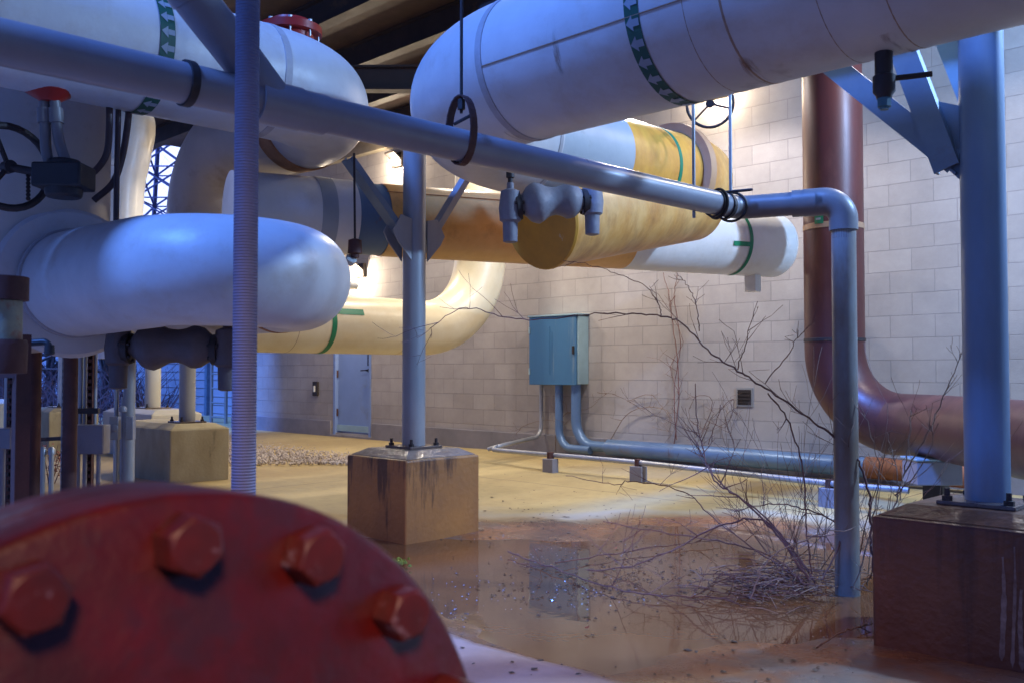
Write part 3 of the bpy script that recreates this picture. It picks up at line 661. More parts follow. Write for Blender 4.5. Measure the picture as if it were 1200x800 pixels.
# B : lower cream pipe with an upturned bend
B = thing('insulated_elbow_pipe', 'lower cream pipe level in front of the door, turning up at its right end', 'pipe', U(-8.05, 5, .18))
pth = fillet([U(-8.05, 2.6, .48), U(-8.05, 7.52, .48), U(-8.05, 7.52, 2.9)], .88, 24)
b = MB(); b.tube(pth, .30, 48); b.build('cream_jacket', cream, B)
for v in (4.9, 6.25):
    b = MB(); ringband(b, U(-8.05, v, .48), Vector((0, 1, 0)), .30, .006, .001); b.build('stained_joint', seamdark, B)
t = .0
vv = 8.05*(1-.207)/(1+.207)
b = MB(); b.patch(U(-8.05, vv, .48), (0, 1, 0), .304, R(-180), R(-62), -.028, .028, 24)
b.patch(U(-8.05, vv, .48), (0, 1, 0), .3043, R(-76), R(-62), .028, .36, 6); 
b.patch(U(-8.05, vv, .48), (0, 1, 0), .304, R(62), R(180), -.028, .028, 24); b.patch(U(-8.05, vv, .48), (0, 1, 0), .3043, R(62), R(74), .028, .36, 6); b.build('green_mark', green, B)
b = MB(); q = U(-8.05, 6.45, .18); b.tube([q+Vector((0.1, 0, .03)), q+Vector((.1, 0, -.17))], .035, 12); b.build('drain_stub', cream, B)
rv = thing('small_valve', 'small red handled valve on top of the lower cream pipe', 'valve', U(-8.0, 5.55, .78))
b = MB(); b.lathe(U(-8.0, 5.55, .76), (0, 0, 1), [(0, .03), (.05, .03), (.055, .02), (.1, .02)], 12); b.tube([U(-8.0, 5.5, .88), U(-8.0, 5.72, .88)], .035, 12); b.build('body', plastic_w, rv)
b = MB(); b.lathe(U(-8.0, 5.5, .88), (0, -1, 0), [(0, .02), (.03, .02), (.032, .055), (.12, .05), (.125, .02)], 14); b.build('handle', redcap, rv)

# T1 : upper left white header, bending away at its right end
T = thing('insulated_header', 'white header across the top left with a red cap on it', 'pipe', U(-5.3, 2.5, 1.45))
RT1 = .35
pth = fillet([U(-5.27, .5, 1.83), U(-5.27, 3.75, 1.83), U(-7.35, 3.75, 1.83), U(-7.35, 3.75, .45)], [.65, .55], 22)
n_el = 24
b = MB(); b.tube(pth[:n_el], RT1, 64); b.build('white_jacket', white, T)
b = MB(); b.tube([pth[n_el-1]+Vector((.02, 0, 0))]+pth[n_el:], RT1-.012, 48); b.build('beige_jacket', beige, T)
b = MB(); b.lathe(U(-5.90, 3.75, 1.83), (-1, 0, 0), [(-.03, RT1+.002), (-.02, RT1+.012), (.13, RT1+.008), (.135, RT1-.02)], 56, cap=False); b.build('rusty_joint', rust, T)
tapes(T, U(-5.27, 2.26, 1.83), (0, 1, 0), RT1, .085, -PI, PI)
b = MB(); ringband(b, U(-5.27, 3.02, 1.83), Vector((0, 1, 0)), RT1, .05, .004); b.build('sealant_seam', seam_m, T)
b = MB(); c = U(-5.33, 3.28, 2.15); b.lathe(c, (0, 0, 1), [(-.05, .15), (.05, .15), (.052, .20), (.10, .20), (.102, .15), (.14, .13), (.16, .05)], 32); cap = b.build('red_cap', redcap, T)
for k in range(8):
    a = k*PI/4+.2; b = MB(); b.lathe(c+Vector((.175*math.cos(a), .175*math.sin(a), .10)), (0, 0, 1), [(-.09, .008), (0, .008), (.001, .014), (.018, .014)], 6); b.build('bolt', galv, cap, ang=20)

# M : the large white U bend in the middle left
Mv = thing('storage_vessel', 'upright beige storage vessel at the left edge behind the white bend', 'tank', U(-6.75, 2.1, -.1))
b = MB(); b.lathe(U(-6.75, 2.1, .24), (0, 0, 1), [(-.12, .05), (-.10, .25), (-.05, .42), (.02, .52), (.10, .55), (2.1, .55), (2.2, .5), (2.28, .3), (2.3, .05)], 64)
b.build('shell', beige, Mv)
b = MB(); b.lathe(U(-6.24, 2.24, .56), (1, 0, 0), [(0, .34), (.0, .47), (.03, .475), (.055, .45), (.06, .33)], 56, cap=False); b.build('reinforcing_ring', white, Mv)
for k in range(3):
    a = k*2*PI/3+.5
    b = MB(); b.tube([U(-6.75+.42*math.cos(a), 2.1+.42*math.sin(a), .25), U(-6.75+.42*math.cos(a), 2.1+.42*math.sin(a), -H)], .045, 16); b.build('leg', ironrust, Mv)
Mb = thing('insulated_bend', 'glossy white U bend coming out of the vessel ring, left of the ribbed conduit', 'pipe', U(-5.2, 2.6, .24))
pth = fillet([U(-6.32, 2.24, .555), U(-4.62, 2.24, .545), U(-4.62, 3.10, .54), U(-6.9, 3.10, .54)], .425, 20)
pth = [pth[0]+(pth[1]-pth[0])*(k/8) for k in range(8)]+pth[1:]
b = MB(); b.tube(pth, [.335-.035*sstep(k, 0, 12) for k in range(len(pth))], 64); b.build('white_jacket', white, Mb)
b = MB(); ringband(b, U(-5.15, 3.10, .54), Vector((1, 0, 0)), .30, .04, .004); b.build('rusty_joint', rust, Mb)
b = MB(); ringband(b, U(-6.14, 2.24, .555), Vector((1, 0, 0)), .335, .05, .012); b.build('cracked_collar', seam_m, Mb)

# ================================================================ GREY PLASTIC DRAIN PIPE across the foreground
D = thing('drain_pipe', 'long grey plastic drain pipe crossing the view and dropping to the ground at right', 'pipe', U(-2.75, 2.5, .8))
dp = P(990, 400, 4.95)
top = U(-2.75, 4.50, .895); el = Vector((dp.x, dp.y, .905+H))
b = MB(); b.tube([U(-2.75, -.6, .885), U(-2.75, 4.42, .895)], .064, 32); b.build('run', pvc, D)
pth = fillet([U(-2.75, 4.42, .895), top, el, Vector((el.x, el.y, 1.85))], [.12, .12], 10)
b = MB(); b.tube(pth, .063, 32); b.build('bend', pvcdark, D)
b = MB(); b.tube([el+Vector((-.02, -.008, 0)), el], .072, 24)
b = MB(); dd = (top-el).normalized(); b.tube([el+dd*.26, el+dd*.20, el+dd*.20, el+dd*.10], [.072, .072, .074, .074], 28); b.build('coupling', pvcdark, D)
b = MB(); b.tube(fillet([el+dd*.14, el, el-Vector((0, 0, .16))], .10, 12), .074, 28); b.build('elbow', pvcdark, D)
b = MB(); b.tube([(el.x, el.y, -.03), (el.x, el.y, 1.9)], .063, 32); b.build('downpipe', M('stained_pvc', (.25, .25, .24), (.19, .18, .17), 3, .4, bump=.1, stain=(.16, .10, .05), sscale=3.5, slo=.42, shi=.65, samt=.85, stretch=(1, 1, .3)), D)
b = MB(); b.lathe(U(-2.75, 1.56, .887), (0, 1, 0), [(0, .063), (.0, .074), (.16, .074), (.162, .070), (.26, .070), (.262, .063)], 32, cap=False); b.build('coupling', pvc, D)
b = MB(); b.tube(catmull([U(-2.75, 1.62, .90), U(-2.75, 1.5, 1.02), U(-2.75, 1.31, 1.20), U(-2.75, 1.22, 1.33), U(-2.75, 1.20, 1.6), U(-2.75, 1.20, 2.2)], 6), .068, 32); br = b.build('branch', pvc, D)
b = MB(); b.lathe(U(-2.75, 1.33, 1.18), (0, -.68, .73), [(-.02, .068), (-.019, .073), (.06, .073), (.061, .068)], 28, cap=False); b.build('coupling', pvc, br)
for px in (218, 840, 852):
    t_ = (px-600)/F; v = 2.75*(1+t_)/(1-t_)
    b = MB(); b.lathe(U(-2.75, v-.02, .89), (0, 1, 0), [(0, .063), (0, .072), (.025, .072), (.025, .063)], 28, cap=False); b.build('clamp', iron, D)
# hanger ring and rod
hg = thing('pipe_hanger', 'rusty strap hanger ring on a thin rod holding the grey drain pipe in mid view', 'hanger', U(-2.75, 2.466, .8))
b = MB()
hp = [U(-2.75+.074*math.sin(a), 2.466, .952-.137*math.cos(a)) for a in [R(x) for x in range(0, 361, 15)]]
for i in range(len(hp)-1): b.bar(hp[i], hp[i+1]+(hp[i+1]-hp[i])*.1, .035, .006, side=(0, 1, 0))
b.build('strap', ironrust, hg, smooth=False)
b = MB(); b.tube([U(-2.79, 2.466, .985), U(-2.70, 2.466, 1.0)], .007, 8); b.lathe(U(-2.75, 2.466, 1.055), (0, 0, 1), [(-.02, .016), (.02, .016)], 6); b.build('cross_bolt', iron, hg)
b = MB(); b.tube([U(-2.75, 2.466, 1.02), U(-2.75, 2.466, 2.9)], .0065, 10); b.build('rod', iron, hg)
tz = thing('trapeze_hanger', 'pair of thin grey rods and wire loops holding the drain pipe before its elbow', 'hanger', U(-2.75, 4.2, .8))
for px, py0, du in ((820, 246, -.03), (852, 228, .03)):
    t_ = (px-600)/F; v = 2.75*(1+t_)/(1-t_)
    q = U(-2.75+du, v, .80 if px == 820 else .88); b = MB(); b.tube([q, q+Vector((0, 0, 1.7))], .009, 10); b.build('rod', galv, tz)
for v, tl in ((4.44, .5), (4.30, -.4)):
    b = MB(); ring = [U(-2.75+.078*math.sin(a), v+.05*math.sin(a)*tl, .892+.078*math.cos(a)) for a in [2*PI*k/24 for k in range(25)]]
    b.tube(ring, .007, 8); b.build('wire_loop', iron, tz)
b = MB(); b.tube([U(-2.84, 4.30, .955), U(-2.62, 4.44, .97)], .008, 8); b.build('cross_wire', iron, tz)

# ribbed conduit in front
rb = P(286, 500, 2.6)
b = MB(); b.tube([(rb.x, rb.y, -.01), (rb.x, rb.y, 3.4)], .033, 28)
o = b.build('ribbed_conduit', ribm); tag(o, 'upright blue ribbed conduit in front of the white bend', 'conduit')

# ================================================================ RELIEF MANIFOLDS (draped grey fittings)
def manifold(label, a, c, body, nozzle, sc, droop=1.0):
    t = thing('relief_manifold', label, 'fitting', Vector(((a.x+c.x)/2, (a.y+c.y)/2, min(a.z, c.z)-.2)))
    n = 22; pts = []; rs = []
    prof = [.030, .032, .045, .085, .10, .088, .070, .066, .072, .088, .082, .055, .036, .032]
    for i in range(n+1):
        f = i/n; k = f*(len(prof)-1); j = min(int(k), len(prof)-2); r = prof[j]+(prof[j+1]-prof[j])*(k-j)
        pts.append(a+(c-a)*f+Vector((0, 0, .02*math.sin(f*PI)))*droop); rs.append(r*sc)
    b = MB(); b.tube(pts, rs, 28)
    b.build('draped_body', body, t)
    ax_ = (c-a).normalized(); sd_ = ax_.cross(Vector((0, 0, 1))).normalized(); up_ = sd_.cross(ax_)
    for f_ in (.09, .90):
        b = MB(); cen = a+(c-a)*f_; b.lathe(cen, ax_, [(-.012*sc, .03*sc), (-.012*sc, .062*sc), (.012*sc, .062*sc), (.012*sc, .03*sc)], 24)
        for k in range(6):
            an = k*PI/3+.3; b.lathe(cen+(sd_*math.cos(an)+up_*math.sin(an))*.05*sc, ax_, [(-.022*sc, .008*sc), (.022*sc, .008*sc)], 6)
        b.build('bolted_ring', iron, t)
    for e, s in ((a, -1), (c, 1)):
        b = MB(); q = e+Vector((0, 0, .09*sc))
        b.lathe(q, (0, 0, -1), [(-.03*sc, .016*sc), (0, .018*sc), (.01*sc, .045*sc), (.09*sc, .055*sc), (.15*sc, .05*sc), (.16*sc, .036*sc), (.25*sc, .034*sc), (.255*sc, .02*sc)], 22); v = b.build('nozzle', nozzle, t)
        b = MB(); b.lathe(q, (0, 0, 1), [(.02*sc, .012*sc), (.05*sc, .012*sc), (.055*sc, .02*sc), (.08*sc, .02*sc)], 10); b.build('stem', iron, v)
    return t
manifold('grey wrapped double fitting hanging below the bend of the big header', P(598, 244, 5.75), P(694, 236, 5.85), mastic, mastic, 1.3)
manifold('dark double fitting hanging under the white U bend at left', P(139, 408, 5.9), P(266, 410, 5.9), masticdark, masticdark, 1.55)

vh = thing('valve_wheel', 'thin dark valve handwheel between the hanger rods, behind the big header', 'valve', P(836, 130, 6.9))
b = MB(); c = P(832, 122, 6.9); ax = (FW*.9+RT*.3+Vector((0, 0, .25))).normalized(); a1 = ax.cross(Vector((0, 0, 1))).normalized(); a2 = ax.cross(a1)
b.tube([c+a1*(.17*math.cos(2*PI*k/36))+a2*(.17*math.sin(2*PI*k/36)) for k in range(37)], .011, 10)
for k in range(3): b.tube([c, c+a1*(.17*math.cos(k*2.094+.3))+a2*(.17*math.sin(k*2.094+.3))], .008, 8)
b.build('rim', iron, vh); b = MB(); b.tube([c, c+ax*.25], .016, 12); b.lathe(c, ax, [(-.02, .03), (.03, .03)], 12); b.build('stem', iron, vh)

# pendant lamp on a rod left of the column
def lamp_data(name, loc, power, color, r=.06, typ='POINT', parent=None):
    l = bpy.data.lights.new(name, typ); l.energy = power; l.color = color
    if typ == 'POINT': l.shadow_soft_size = r
    o = bpy.data.objects.new(name, l); COL.objects.link(o)
    if parent is not None:
        o.parent = parent; o.location = Vector(loc)-parent.location
    else: o.location = loc
    return o
WARM = (1.0, .80, .56); COOL = (.34, .57, 1.0)
bulb = emis('lamp_glass', (1, .93, .75), 30)
bulbc = emis('cool_lamp_glass', (.75, .9, 1), 30)
def wall_lamp(label, x, z, power, col=WARM, mat=bulb, dist=.0, group='lamps on the block wall', y=None):
    yy = WV if y is None else y
    t = thing('wall_lamp', label, 'lamp', (x, yy, z-.1), group)
    b = MB(); b.prism([(x-.12, yy, z-.1), (x+.12, yy, z-.1), (x+.12, yy, z+.12), (x-.12, yy, z+.12)], (0, -.06, 0)); b.prism([(x-.12, yy-.06, z), (x+.12, yy-.06, z), (x+.12, yy-.2, z+.09), (x-.12, yy-.2, z+.09)], (0, 0, .03)); b.build('housing', iron, t, smooth=False, bevel=.008)
    b = MB(); b.lathe((x, yy-.11, z-.03), (0, 0, 1), [(-.05, .01), (-.045, .035), (-.02, .05), (.03, .05)], 20); b.build('lens', mat, t)
    lamp_data('lamp_light', (x, yy-.24, z-.07), power, col, .07, parent=t)
    return t
def wx(px, v=WV): return W(px, 435, v).x
p1 = W(468, 189, WV); wall_lamp('bright wall lamp under the canopy just left of the middle column', p1.x, p1.z, 16)
p2 = W(424, 318, WV); wall_lamp('glowing wall lamp right of the white U bend, above the cream pipe', p2.x, p2.z, 30)
p3 = W(588, 205, WV); wall_lamp('assumed wall lamp hidden behind the bend of the big header', p3.x, p3.z, 40)  # not seen; assumed from the bright wall around the bend
p4 = W(845, 105, WV); wall_lamp('assumed wall lamp hidden above the return bend', p4.x, p4.z, 14)  # unseen too, assumed from the light on the upper wall and jacket
hl = thing('hanging_lamp', 'small rusty pendant fitting on a rod beside the white U bend', 'lamp', P(416, 305, 6.4))
q = P(416, 292, 6.4)
b = MB(); b.tube([P(416, 282, 6.4), P(415, 180, 6.4)], .008, 8); b.build('rod', iron, hl)
b = MB(); b.lathe(q, (0, 0, -1), [(-.07, .02), (-.06, .045), (.03, .05), (.035, .03), (.06, .028)], 18); b.build('housing', ironrust, hl)
b = MB(); b.lathe(P(412, 303, 6.4), (-.6, 0, -.5), [(-.01, .02), (.0, .04), (.04, .035), (.05, .02)], 16); b.build('globe', M('grey_glass', (.55, .6, .6), None, 4, .15, bump=0), hl)

def added_canopy_lamp(label, x, y, h, power, col):  # unseen lamps added to light the wall and slab evenly
    t = thing('added_canopy_lamp', label, 'lamp', (x, y, h+H), 'unseen hooded lamps added under the canopy')
    b = MB(); b.tube([U(x, y, h+.1), (x, y, DZ)], .012, 8); b.build('stem', iron, t)
    b = MB(); b.lathe(U(x, y, h), (0, 0, 1), [(-.02, .22), (.0, .215), (.08, .12), (.14, .05)], 28, cap=False); b.build('hood', iron, t)
    b = MB(); b.lathe(U(x, y, h+.03), (0, 0, -1), [(-.03, .02), (0, .06), (.03, .05), (.045, .01)], 16); b.build('lens', bulb, t)
    l = lamp_data('lamp_light', U(x, y, h-.04), power*.62, col, typ='SPOT', parent=t)
    l.data.spot_size = R(146); l.data.spot_blend = .35; l.data.shadow_soft_size = .1
LW = (1.0, .87, .72); LN = (1.0, .92, .88)
added_canopy_lamp('added unseen canopy lamp hidden behind the bend of the top left header', -10.0, 6.67, 3.2, 150, LW)
added_canopy_lamp('added unseen canopy lamp hidden behind the bend of the largest header', -7.6, 7.07, 3.2, 150, LW)
added_canopy_lamp('added unseen canopy lamp above the amber return bend', -5.4, 7.5, 3.2, 150, LN)
added_canopy_lamp('added unseen canopy lamp above the brown pipe, over the top of the view', -2.3, 7.2, 3.3, 85, LN)

# assumed floodlight, added on an arm out of frame to the right: its streak crosses the corner of the photo
fl = thing('assumed_flood_lamp', 'assumed unseen flood lamp on a wall arm at the upper right', 'lamp', U(.4, 7.6, 1.6))
b = MB(); b.tube([U(.4, 8.9, 3.5), U(.4, 7.2, 3.5)], .03, 12); b.build('arm', iron, fl)
b = MB(); b.obox(U(.4, 7.1, 3.5), (.16, 0, 0), (0, .10, .05), (0, -.04, .09)); b.build('housing', iron, fl, smooth=False, bevel=.01)
b = MB(); b.obox(U(.4, 7.03, 3.40), (.13, 0, 0), (0, .07, .035), (0, -.006, .012)); b.build('lens', bulbc, fl, smooth=False)
lamp_data('lamp_light', U(.4, 6.85, 3.25), 520, COOL, .12, parent=fl)

yl = thing('assumed_yard_lamp', 'assumed unseen pole lamp behind the viewer, added to light the near slab', 'lamp', (2.6, -1.6, 0))  # unseen lamp, assumed and added to warm the near slab and flange
b = MB(); b.tube([(2.6, -1.6, 0), (2.6, -1.6, 3.7)], .05, 16); b.build('pole', iron, yl)
b = MB(); b.lathe((2.6, -1.6, 3.7), (0, 0, 1), [(0, .05), (.02, .2), (.1, .18), (.16, .05)], 24); b.build('hood', iron, yl)
b = MB(); b.lathe((2.6, -1.6, 3.68), (0, 0, -1), [(0, .12), (.03, .11), (.05, .03)], 24); b.build('lens', bulb, yl)
l = lamp_data('lamp_light', (2.45, -1.45, 3.5), 300, (1, .60, .40), typ='SPOT', parent=yl)
l.data.spot_size = R(31); l.data.spot_blend = .6; l.data.shadow_soft_size = .45
l.rotation_euler = (Vector((-2.3, 2.4, 0))-Vector((2.45, -1.45, 3.5))).to_track_quat('-Z', 'Y').to_euler()

# ================================================================ BROWN PIPE at right
Bp = thing('brown_pipe', 'thick red brown steel pipe coming down the wall and curving right', 'pipe', U(-3.4, 7.6, -.7))
pth = fillet([U(-3.76, 7.7, 3.3), U(-3.76, 7.7, -.425), U(-2.95, 7.62, -.43), U(-.6, 5.1, -.43)], [.62, .9], 16)
b = MB(); b.tube(pth, .25, 48); b.build('steel', brownpipe, Bp)
b = MB(); ringband(b, U(-3.76, 7.7, 1.24), Vector((0, 0, 1)), .25, .05, .004); b.build('tan_band', M('tan_band', (.36, .22, .13), None, 8, .5, bump=.1), Bp)
b = MB(); ringband(b, U(-3.76, 7.7, .27), Vector((0, 0, 1)), .25, .03, .006); b.build('weld_ring', iron, Bp)
b = MB(); b.patch(U(-3.76, 7.7, 1.36), (0, 0, 1), .256, R(170), R(188), -.11, .07, 4)
b.m = 1
for k in range(4): b.patch(U(-3.76, 7.7, 1.36-.07+k*.04), (0, 0, 1), .258, R(173), R(183), -.008, .010, 3)
b.build('green_label', [green, arrow_m], Bp, smooth=False)
b = MB(); b.box((-2.95, 7.5, 0), (-2.80, 7.65, .48)); b.build('foot', iron, Bp, smooth=False)

# ================================================================ CABINET, CONDUITS AND RAIL PIPES ON THE WALL
q0 = W(621, 373, WV-.2); q1 = W(676, 450, WV-.2)
cab = thing('electrical_cabinet', 'blue grey electrical cabinet on the block wall', 'cabinet', ((q0.x+q1.x)/2, WV, q1.z))
b = MB(); b.box((q0.x+.02, WV-.19, q1.z), (q1.x+.02, WV, q0.z)); b.build('case', cablight, cab, smooth=False, bevel=.006)  # paler than the cover: light on the side is put into the colour
b = MB(); b.box((q0.x, WV-.215, q1.z-.01), (q1.x, WV-.192, q0.z+.01)); dr = b.build('cover', cabm, cab, smooth=False, bevel=.005)
b = MB(); xm = q0.x*.55+q1.x*.45; b.box((xm-.006, WV-.221, q1.z+.12), (xm+.006, WV-.215, q0.z-.12)); b.box((xm+.035, WV-.219, q1.z+.18), (xm+.043, WV-.215, q0.z-.18)); b.build('rib', cabm, dr, smooth=False)
b = MB()
for zz in (q1.z+.16, q0.z-.16):
    b = MB(); b.tube([(q0.x+.012, WV-.222, zz-.04), (q0.x+.012, WV-.222, zz+.04)], .011, 8); b.build('hinge', cablight, dr)
b = MB(); b.box((q1.x-.05, WV-.238, (q0.z+q1.z)/2-.05), (q1.x-.025, WV-.215, (q0.z+q1.z)/2+.05)); b.build('latch', iron, dr, smooth=False, bevel=.004)
b = MB(); b.box((q0.x-.005, WV-.235, q0.z+.01), (q1.x+.04, WV, q0.z+.028)); b.build('drip_cap', cablight, cab, smooth=False)
conm = M('blue_conduit', (.14, .25, .46), (.11, .20, .38), 4, .38, .25, bump=.1, stain=(.16, .12, .10), sscale=3, slo=.58, shi=.75)
b1 = W(655, 452, WV-.1); b2 = W(675, 452, WV-.1); b3 = W(633, 452, WV-.08)
zc = .25
def conduit(label, pts, r, rad, mat, n=20):
    b = MB(); b.tube(fillet(pts, rad, 10), r, n); o = b.build('conduit', mat); return tag(o, label, 'conduit', 'conduits below the cabinet')
conduit('left of the two thick blue conduits below the cabinet', [Vector((b1.x, WV-.1, q1.z+.02)), Vector((b1.x, WV-.1, zc-.05)), Vector((b2.x+.1, WV-.16, zc-.05)), Vector((b2.x+.3, WV-.18, zc-.05))], .05, .24, conm)
pp = fillet([Vector((b2.x, WV-.1, q1.z+.02)), Vector((b2.x, WV-.1, zc)), Vector((b2.x+.5, WV-.15, zc))], .3, 10)+[Vector((b2.x+.52, WV-.15, zc)), Vector((b2.x+.56, WV-.15, zc)), Vector((-3.95, WV-.19, zc-.01))]
b = MB(); b.tube(pp, [.062]*(len(pp)-3)+[.064, .095, .095], 24); tag(b.build('conduit', conm), 'thick blue conduit along the wall foot, rising to the cabinet at its left', 'conduit', 'conduits below the cabinet')
b = MB(); 
o1 = P(975, 543, 8.8); e1 = P(1068, 549, 8.1)
b.tube([Vector((-3.95, WV-.17, zc-.01)), Vector((-3.72, WV-.19, zc-.01))], .104, 20); b.tube([Vector((-3.74, WV-.19, zc-.01)), Vector((-2.9, WV-.24, zc-.03))], .098, 24)
tag(b.build('rusted_sleeve', M('orange_rust', (.30, .11, .05), (.2, .07, .035), 6, .65, bump=.3)), 'orange rusted pipe sleeve on the wall foot behind the downpipe', 'pipe')
# thin rail pipe
ra = [Vector((b3.x, WV-.06, q1.z+.01)), Vector((b3.x, WV-.06, .33)), Vector((b3.x-.55, WV-.1, .22)), ]
rail = [GP(572, 526, .22), GP(640, 532, .24), GP(745, 541, .24), GP(1000, 569, .24), GP(1065, 574, .24)]
rl = thing('rail_pipe', 'thin pale pipe on small blocks along the edge of the slab', 'pipe', (rail[2].x, rail[2].y, .1))
b = MB(); b.tube(fillet([Vector((b3.x, WV-.06, q1.z+.01)), Vector((b3.x, WV-.06, .32)), rail[0]+Vector((.12, .05, .04)), rail[0]+Vector((0, 0, 0)), rail[1], rail[2], rail[3], rail[4]], .16, 8), .026, 16); b.build('tube', M('pale_conduit', (.40, .42, .46), (.3, .32, .35), 5, .38, .35, bump=.1), rl)
for px, py in ((645, 533), (748, 541.5), (972, 566)):
    q = GP(px, py, .24); b = MB(); b.box((q.x-.075, q.y-.05, 0), (q.x+.075, q.y+.05, .205)); bl = b.build('support_block', greybox, rl, smooth=False, bevel=.006)
    b = MB(); b.box((q.x-.02, q.y-.035, .2055), (q.x+.02, q.y+.035, .275)); b.build('strap', ironrust, bl, smooth=False)
gx = thing('grey_box', 'flat grey box behind the dark pad, below the brown pipe', 'box', P(1092, 565, 7.2))
b = MB(); c = P(1092, 552, 7.2); b.obox(c, RT*.17, FW*.14, (0, 0, .09)); b.build('case', greybox, gx, smooth=False, bevel=.008)
b = MB(); b.obox(c+Vector((0, 0, .10)), RT*.18, FW*.15, (0, 0, .008)); b.build('lid', cablight, gx, smooth=False, bevel=.004)

# ================================================================ FOREGROUND RED FLANGE
a_ = .74
fc = Vector((-a_, .352, H-.451))
fl = thing('blind_flange', 'big red painted blind flange with hex bolts filling the lower left corner', 'flange', (-a_, .352, 0))
b = MB(); b.lathe(fc, (-1, 0, 0), [(0, .01), (0, .343), (.004, .349), (.010, .3515), (.062, .3515), (.068, .346), (.069, .01)], 128, cap=False); b.build('disc', redp, fl)
b = MB(); b.lathe(fc+Vector((-.072, 0, 0)), (-1, 0, 0), [(0, .2), (0, .346), (.004, .35), (.055, .35), (.06, .345), (.09, .27), (.16, .25)], 96, cap=False); b.build('pipe_flange', redp, fl)
b = MB(); b.tube(fillet([fc+Vector((-.2, 0, 0)), fc+Vector((-.75, 0, 0)), Vector((fc.x-.75, fc.y, -.02))], .36, 12), .245, 48); b.build('pipe', redp, fl)
for k in range(16):
    an = R(.6+22.5*k); c = fc+Vector((0, .311*math.sin(an), .311*math.cos(an)))
    b = MB(); ro = random.uniform(0, 1)
    up = Vector((0, math.sin(ro), math.cos(ro))); bb = Vector((1, 0, 0)).cross(up)
    hexr = .0265
    def rg(x, r, n=6): return [c+Vector((x, 0, 0))+(up*math.cos(2*PI*i/n)+bb*math.sin(2*PI*i/n))*r for i in range(n)]
    n0 = len(b.v); L_ = [rg(.001, hexr), rg(.0265, hexr), rg(.0305, hexr*.93)]
    for l in L_: b.v += l
    for i in range(len(L_)-1):
        for j in range(6):
            j2 = (j+1) % 6; b.face((n0+i*6+j, n0+i*6+j2, n0+(i+1)*6+j2, n0+(i+1)*6+j))
    b.face([n0+(len(L_)-1)*6+j for j in range(6)])
    cc = c+Vector((.0295, 0, 0)); b.lathe(cc, (1, 0, 0), [(0, hexr*.84), (.0022, hexr*.80), (.0024, .004)], 28)
    o = b.build('bolt', redbolt, fl, ang=25, bevel=.0012)

# ================================================================ LEFT EDGE: valve, hoses, racks
vw = thing('gate_valve', 'black gate valve with a handwheel at the left edge', 'valve', P(60, 210, 5.6))
q = P(75, 208, 5.0)
b = MB(); b.obox(q, RT*.13, FW*.10, (0, 0, .065)); b.lathe(q+Vector((0, 0, .05)), (0, 0, 1), [(0, .09), (.04, .085), (.05, .04)], 20); b.lathe(q-Vector((0, 0, .05)), (0, 0, -1), [(0, .10), (.06, .09), (.065, .04)], 20); b.build('body', blackm, vw, bevel=.012)
hc = P(10, 196, 5.0); axw = (q-hc).normalized()
axw = (RT*.80+FW*-.60).normalized()
b = MB(); up = Vector((0, 0, 1)); sd = axw.cross(up)
b.tube([hc+up*(.22*math.cos(2*PI*k/32))+sd*(.22*math.sin(2*PI*k/32)) for k in range(33)], .02, 10)
for k in range(3):
    an = k*2*PI/3+.4; b.tube([hc, hc+up*(.22*math.cos(an))+sd*(.22*math.sin(an))], .014, 8)
b.lathe(hc, axw, [(-.03, .035), (.03, .035)], 14); b.build('handwheel', iron, vw)
b = MB(); b.tube([hc, q], .022, 12); b.build('stem', iron, vw)
hs = [((52, 116), (53, 150), (54, 175), (60, 205)), ((64, 116), (67, 150), (72, 175), (84, 205))]
for i, h in enumerate(hs):
    pts = catmull([P(px, py, 5.0) for px, py in h], 6)
    t = MB(); t.tube(pts, .028, 14); o = t.build('stub_pipe', pvcdark, vw)
    t = MB(); t.tube(pts[2:6], .038, 14); t.build('union', pvcdark, o)
b = MB(); b.lathe(P(58, 109, 5.0), (0, 0, -1), [(-.06, .13), (0, .13), (.04, .06), (.05, .05)], 24); b.build('red_inlet', redcap, vw)
b = MB()
for k in range(7): b.lathe(P(33, 206+k*4.5, 5.0), (1, 0, 0), [(-.004, .012), (.004, .012)], 8)
b.build('chain', iron, vw)
def hose(label, pts, Z, r):
    b = MB(); b.tube(catmull([P(px, py, Z) for px, py in pts], 8), r, 12); tag(b.build('rubber_hose', hose_m), label, 'hose', 'hoses hanging at upper left')
hose('brown hose nearest the gate valve, curving toward it', [(128, 118), (128, 150), (125, 180), (112, 200), (90, 214)], 5.25, .019)
hose('middle brown hose, hanging almost straight', [(139, 118), (138, 160), (137, 200), (136, 260)], 5.3, .016)
hose('brown hose furthest right, beside the white lit pipe', [(152, 118), (149, 150), (143, 185), (132, 215), (110, 235)], 5.35, .019)
wp = thing('white_pipe', 'white pipe with a bend lit through the gap under the header', 'pipe', P(150, 240, 11.5))
b = MB(); b.tube(catmull([P(105, 112, 12.5), P(140, 122, 12), P(156, 145, 11.6), P(150, 185, 11.5), P(142, 240, 11.5), P(140, 420, 11.5)], 8), .26, 28); b.build('jacket', white2, wp)
b = MB(); b.lathe(P(140, 200, 11.5), (0, 0, 1), [(0, .26), (0, .3), (.08, .3), (.08, .26)], 32, cap=False); b.build('collar', white2, wp)

